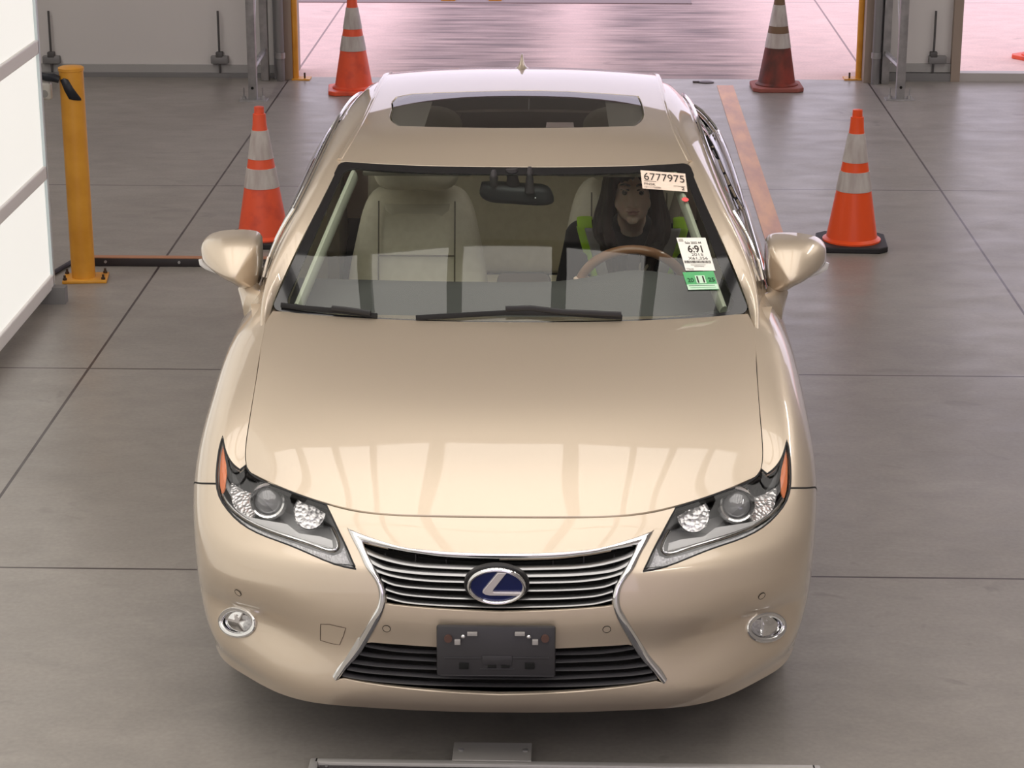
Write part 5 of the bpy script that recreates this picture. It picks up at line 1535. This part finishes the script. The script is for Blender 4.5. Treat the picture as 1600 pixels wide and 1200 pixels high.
b = MB(); b.cyl((.004, -.029, zb_ - .010), (.004, -.024, zb_ - .010), .018, n=20); b.build('sensor_grille', mat('sensor_grey', (.35, .34, .32), rough=.6), t)

# low rail across the floor, and its arm running towards the camera
pa, pb = wpx(148, 416, Z=0), wpx(455, 417, Z=0)
t = empty('floor_rail', (pa[0], pa[1], 0), 0, 'low black steel rail with worn orange top lying across the floor', 'floor rail')
L_ = pb[0] - pa[0]
b = MB(); b.box((L_ / 2 - .04, .02, .021), (L_ + .08, .04, .042), bevel=.003); b.build('rail_body', mat('rail_black', (.03, .024, .026), rough=.45), t)
b = MB(); b.box((L_ / 2 - .04, .022, .044), (L_ + .08, .044, .005), bevel=.001); b.build('top_strip', mat('worn_orange', (.42, .20, .11), rough=.6), t)
for u in (165, 280, 395):
    q = wpx(u, 409, Y=pa[1])[0] - pa[0]; b = MB(); b.cyl((q, -.006, .024), (q, .002, .024), .007, n=10); b.build('bolt', STEELG, t)
pc_ = wpx(112, 413, Z=0); pd_ = wpx(72, 437, Z=0); b = MB(); b.tube([(pc_[0] - pa[0], pc_[1] - pa[1], .012), (pd_[0] - pa[0], pd_[1] - pa[1], .012)], .012, n=8); b.build('rail_arm', mat('rail_black', (.03, .03, .03)), t)

# painted lane strip
q = [wpx(1120, 134, Z=0), wpx(1145.5, 134, Z=0), wpx(1231, 386, Z=0), wpx(1199, 386, Z=0)]
vs = [(p[0], p[1], .0) for p in q] + [(p[0], p[1], .004) for p in q]
STRIP = mat('lane_strip', (.62, .30, .16), rough=.45); noise_mix(STRIP, 5, (.60, .30, .20), (.80, .42, .22), detail=8, stretch=(2, .5, 1))
o = mesh_obj('lane_strip', vs, [(4, 5, 6, 7), (0, 1, 5, 4), (1, 2, 6, 5), (2, 3, 7, 6), (3, 0, 4, 7)], STRIP); tag(o, 'faded orange lane strip on the floor right of the sedan', 'floor marking')
# floor anchor plate near the doorway
p = wpx(1103, 129, Z=0); b = MB(); b.lathe([(.05, 0), (.055, .006), (.035, .012), (0, .013)], n=24, M=Matrix.Diagonal((1.1, .8, 1, 1))); b.box((-.07, 0, .006), (.05, .03, .012), bevel=.003)
o = b.build('floor_anchor', mat('dark_steel', (.10, .08, .08), rough=.4, metal=.7)); o.location = (p[0], p[1], 0); tag(o, 'small dark steel anchor ring lying near the doorway', 'floor anchor')

# galvanised rack posts either side of the doorway
def rack(uf0, uf1, ur0, ur1, vfoot, foot_u, label, sgn):
    pf = wpx((uf0 + uf1) / 2, vfoot, Z=0); Yf = float(pf[1]); s_ = (vfoot + 535) * .951 / 2.9
    t = empty('rack_frame', (pf[0], Yf, 0), 0, label, 'steel frame', 'galvanised frames beside the doorway')
    w = (uf1 - uf0) / s_; Yr = YB - .14; xr = float(wpx((ur0 + ur1) / 2, 110, Y=Yr)[0]) - pf[0]; H_ = 4.4
    b = MB(); b.box((0, .03, H_ / 2), (w, .06, H_), bevel=.004); b.build('front_post', STEELG, t)
    b = MB(); b.box((xr, Yr - Yf, H_ / 2), (.055, .06, H_), bevel=.004); b.build('rear_post', STEELG, t)
    zc = .36
    def brace(z0, z1, r_=.016): 
        b = MB(); b.cyl((0.0, .06, z0), (xr, Yr - Yf - .03, z1), r_, n=8); b.build('brace', STEELG, t)
    brace(.22, .22, .022)
    for k in range(3): brace(.25 + k * 1.3, 1.5 + k * 1.3, .010)
    for k in range(1, 4): brace(.22 + 1.3 * k, .22 + 1.3 * k)
    x0 = (foot_u[0] - (uf0 + uf1) / 2) / s_; x1 = (foot_u[1] - (uf0 + uf1) / 2) / s_
    b = MB(); b.box(((x0 + x1) / 2, .03, .005), (x1 - x0, .11, .01)); b.build('foot_plate', STEELG, t)
    for x in (x0 + .03, x1 - .03):
        b = MB(); b.cyl((x, .02, .01), (x, .02, .09), .005, n=8); b.lathe([(.016, .01), (.013, .03), (.006, .034)], n=8, M=Matrix.Translation((x, .02, 0))); b.build('anchor_bolt', STEELG, t)
    b = MB(); b.cyl((0, -.003, .09), (0, .004, .09), .010, n=12); b.build('bolt_hole', GAP, t)
rack(388.5, 401.5, 408, 421, 158, (374, 417), 'galvanised steel frame standing left of the doorway', -1)
rack(1400, 1413, 1376, 1390, 157, (1384, 1428), 'galvanised steel frame standing right of the doorway', 1)
# yellow guard posts
for u0, u1, lab in ((456.5, 467, 'orange-yellow guard post on the left jamb of the doorway'), (1336.5, 1347, 'orange-yellow guard post on the right jamb of the doorway')):
    c_ = wpx((u0 + u1) / 2, 123.5, Z=0); t = empty('guard_post', (c_[0], c_[1], 0), 0, lab, 'guard post', 'guard posts of the doorway')
    b = MB(); b.cyl((0, 0, .008), (0, 0, 3.6), .026, n=20); b.build('post', YEL, t)
    sx = 1 if u0 < 800 else -1
    b = MB(); b.box((sx * .045, 0, .005), (.13, .12, .01)); b.build('base_plate', YEL, t)
    b = MB(); b.cyl((sx * .07, -.02, .01), (sx * .07, -.02, .05), .007, n=8); b.build('anchor_bolt', mat('dark_bolt', (.1, .07, .05)), t)
# door pipes with couplings
for u, lab in ((437, 'grey vertical pipe with a coupling left of the doorway'), (1370.5, 'grey vertical pipe with a coupling right of the doorway')):
    x = X(u, 60, YB - .16); t = empty('door_pipe', (x, YB - .16, 0), 0, lab, 'pipe', 'vertical pipes beside the doorway')
    b = MB(); b.cyl((0, 0, 0), (0, 0, 5.8), .030, n=20); b.build('pipe', GREYP, t)
    b = MB(); b.cyl((0, 0, Zp(u, 85)), (0, 0, Zp(u, 76)), .036, n=20); b.build('coupling', STEELG, t)
# slide bolts on the pale doors
for u, lab in ((80, 'slide bolt on the pale wall nearest the light wall'), (343, 'slide bolt on the pale wall left of the galvanised frame'), (1459, 'slide bolt on the narrow pale wall right of the doorway')):
    x = X(u, 60); t = empty('slide_bolt', (x, YB, 0), 0, lab, 'slide bolt', 'slide bolts on the pale walls')
    b = MB(); b.cyl((0, -.035, Zp(u, 120)), (0, -.035, Zp(u, 16)), .008, n=10); b.build('rod', mat('dark_rod', (.12, .115, .115), rough=.5, metal=.5), t)
    off = .03 if u > 800 else 0.0
    b = MB(); b.box((off, -.028, (Zp(u, 86) + Zp(u, 98)) / 2), (.125, .05, Zp(u, 86) - Zp(u, 98)), bevel=.006); b.build('bracket', GREYP, t)
    b = MB(); b.box((0, -.03, Zp(u, 84)), (.05, .05, .04), bevel=.005); b.build('catch', mat('dark_rod', (.12, .12, .12)), t)
o = mesh_obj('wall_sticker', [(X(160, 60), YB - .056, Zp(160, 130)), (X(181, 60), YB - .056, Zp(160, 130)), (X(181, 60), YB - .056, Zp(160, 120)), (X(160, 60), YB - .056, Zp(160, 120))], [(0, 1, 2, 3)], mat('worn_paper', (.40, .40, .38), rough=.7)); tag(o, 'small worn grey sticker on the wall base left of the frame', 'sticker')

# asphalt and yellow marks outdoors
ya = float(wpx(600, 4.5, Z=0)[1])
b = MB(); b.box((-3.5, ya + 6, .004), (9.0, 12, .008)); tag(b.build('ground_asphalt', mat('asphalt', (.28, .22, .22), rough=.8), smooth=False), kind='structure')
for u0, u1 in ((690, 712), (764, 784)):
    a, c_ = wpx(u0, 1, Z=0), wpx(u1, 1, Z=0); b = MB(); b.box(((a[0] + c_[0]) / 2, a[1] + .05, .014), (c_[0] - a[0], .25, .012)); o = b.build('parking_mark', YEL, smooth=False); tag(o, 'short yellow paint mark on the asphalt at the top edge', 'floor marking', 'yellow marks on the asphalt')

# floor scanner frame under the camera's lower edge
fa, fb = wpx(492, 1186, Z=0.02), wpx(1272, 1186, Z=0.02)
w_ = fb[0] - fa[0]; t = empty('floor_scanner', ((fa[0] + fb[0]) / 2, fa[1], 0), 0, 'black panelled scanner in a steel frame on the floor in front of the sedan', 'floor scanner')
SFR = mat('scanner_frame', (.48, .46, .44), rough=.4, metal=.2)
b = MB(); D_ = .8
for bx_ in (((0, -.012, .012), (w_, .024, .024)), ((0, -D_, .012), (w_, .024, .024)), ((-w_ / 2, -D_ / 2, .012), (.024, D_, .024)), ((w_ / 2, -D_ / 2, .012), (.024, D_, .024))): b.box(*bx_, bevel=.004)
b.build('frame', SFR, t)
b = MB(); b.box((0, -D_ / 2, .009), (w_ - .03, D_ - .03, .010)); b.build('panel', mat('scanner_panel', (.035, .03, .035), rough=.2), t, smooth=False)
b = MB(); b.tube([(.0865 + .018 * math.cos(a), -.045 + .012 * math.sin(a), .0155) for a in [2 * PI * k / 24 for k in range(24)]], .0012, n=6, closed=True)
for k in range(9): b.box((-.045 + k * .0125, -.042, .015), (.0042, .014 + .004 * (k % 3 == 0), .002))
b.build('panel_print', mat('panel_print_grey', (.42, .42, .44), rough=.5), t)
b = MB(); b.cyl((-w_ / 2 + .035, -.03, .014), (-w_ / 2 + .035, -.03, .018), .005, n=12); b.build('screw', STEELG, t)
ba, bb_ = wpx(706, 1190, Z=.028), wpx(830, 1190, Z=.028); xc = (ba[0] + bb_[0]) / 2 - (fa[0] + fb[0]) / 2
b = MB(); b.box((xc, .040, .028), (bb_[0] - ba[0], .105, .005), bevel=.002); b.box((xc, .075, .013), (bb_[0] - ba[0] - .02, .03, .026)); o = b.build('mounting_plate', mat('brushed_plate', (.38, .36, .34), rough=.45, metal=.15), t)
for k in (-.40, .42):
    b = MB(); b.lathe([(.008, .030), (.008, .034), (.004, .036), (0, .036)], n=16, M=Matrix.Translation((xc + k * (bb_[0] - ba[0]), .045, 0))); b.build('screw', STEELG, t)

# unseen fill lights added under the bay roof to raise the ambient light
FILL_LIT = mat('fill_light_panel', (.8, .8, .8), rough=.5, emit=(1.0, .95, .9), estr=15.0)
for x, y, lab in ((-5.4, 11.0, 'added long fill light over the left rear of the bay'), (5.2, 11.0, 'added long fill light over the right rear of the bay'), (-4.6, -3.0, 'added long fill light left behind the camera'), (4.4, -3.0, 'added long fill light right behind the camera')):
    t = empty('fill_light', (x, y, Hc), 0, lab, 'ceiling light', 'added fill lights')
    b = MB(); b.box((0, 0, -.12), (.5, 6.0, .08), bevel=.01); b.cyl((0, -2.4, -.1), (0, -2.4, 0), .01); b.cyl((0, 2.4, -.1), (0, 2.4, 0), .01); b.build('housing', GREYP, t)
    b = MB(); b.box((0, 0, -.165), (.42, 5.9, .012)); b.build('diffuser', FILL_LIT, t, smooth=False)
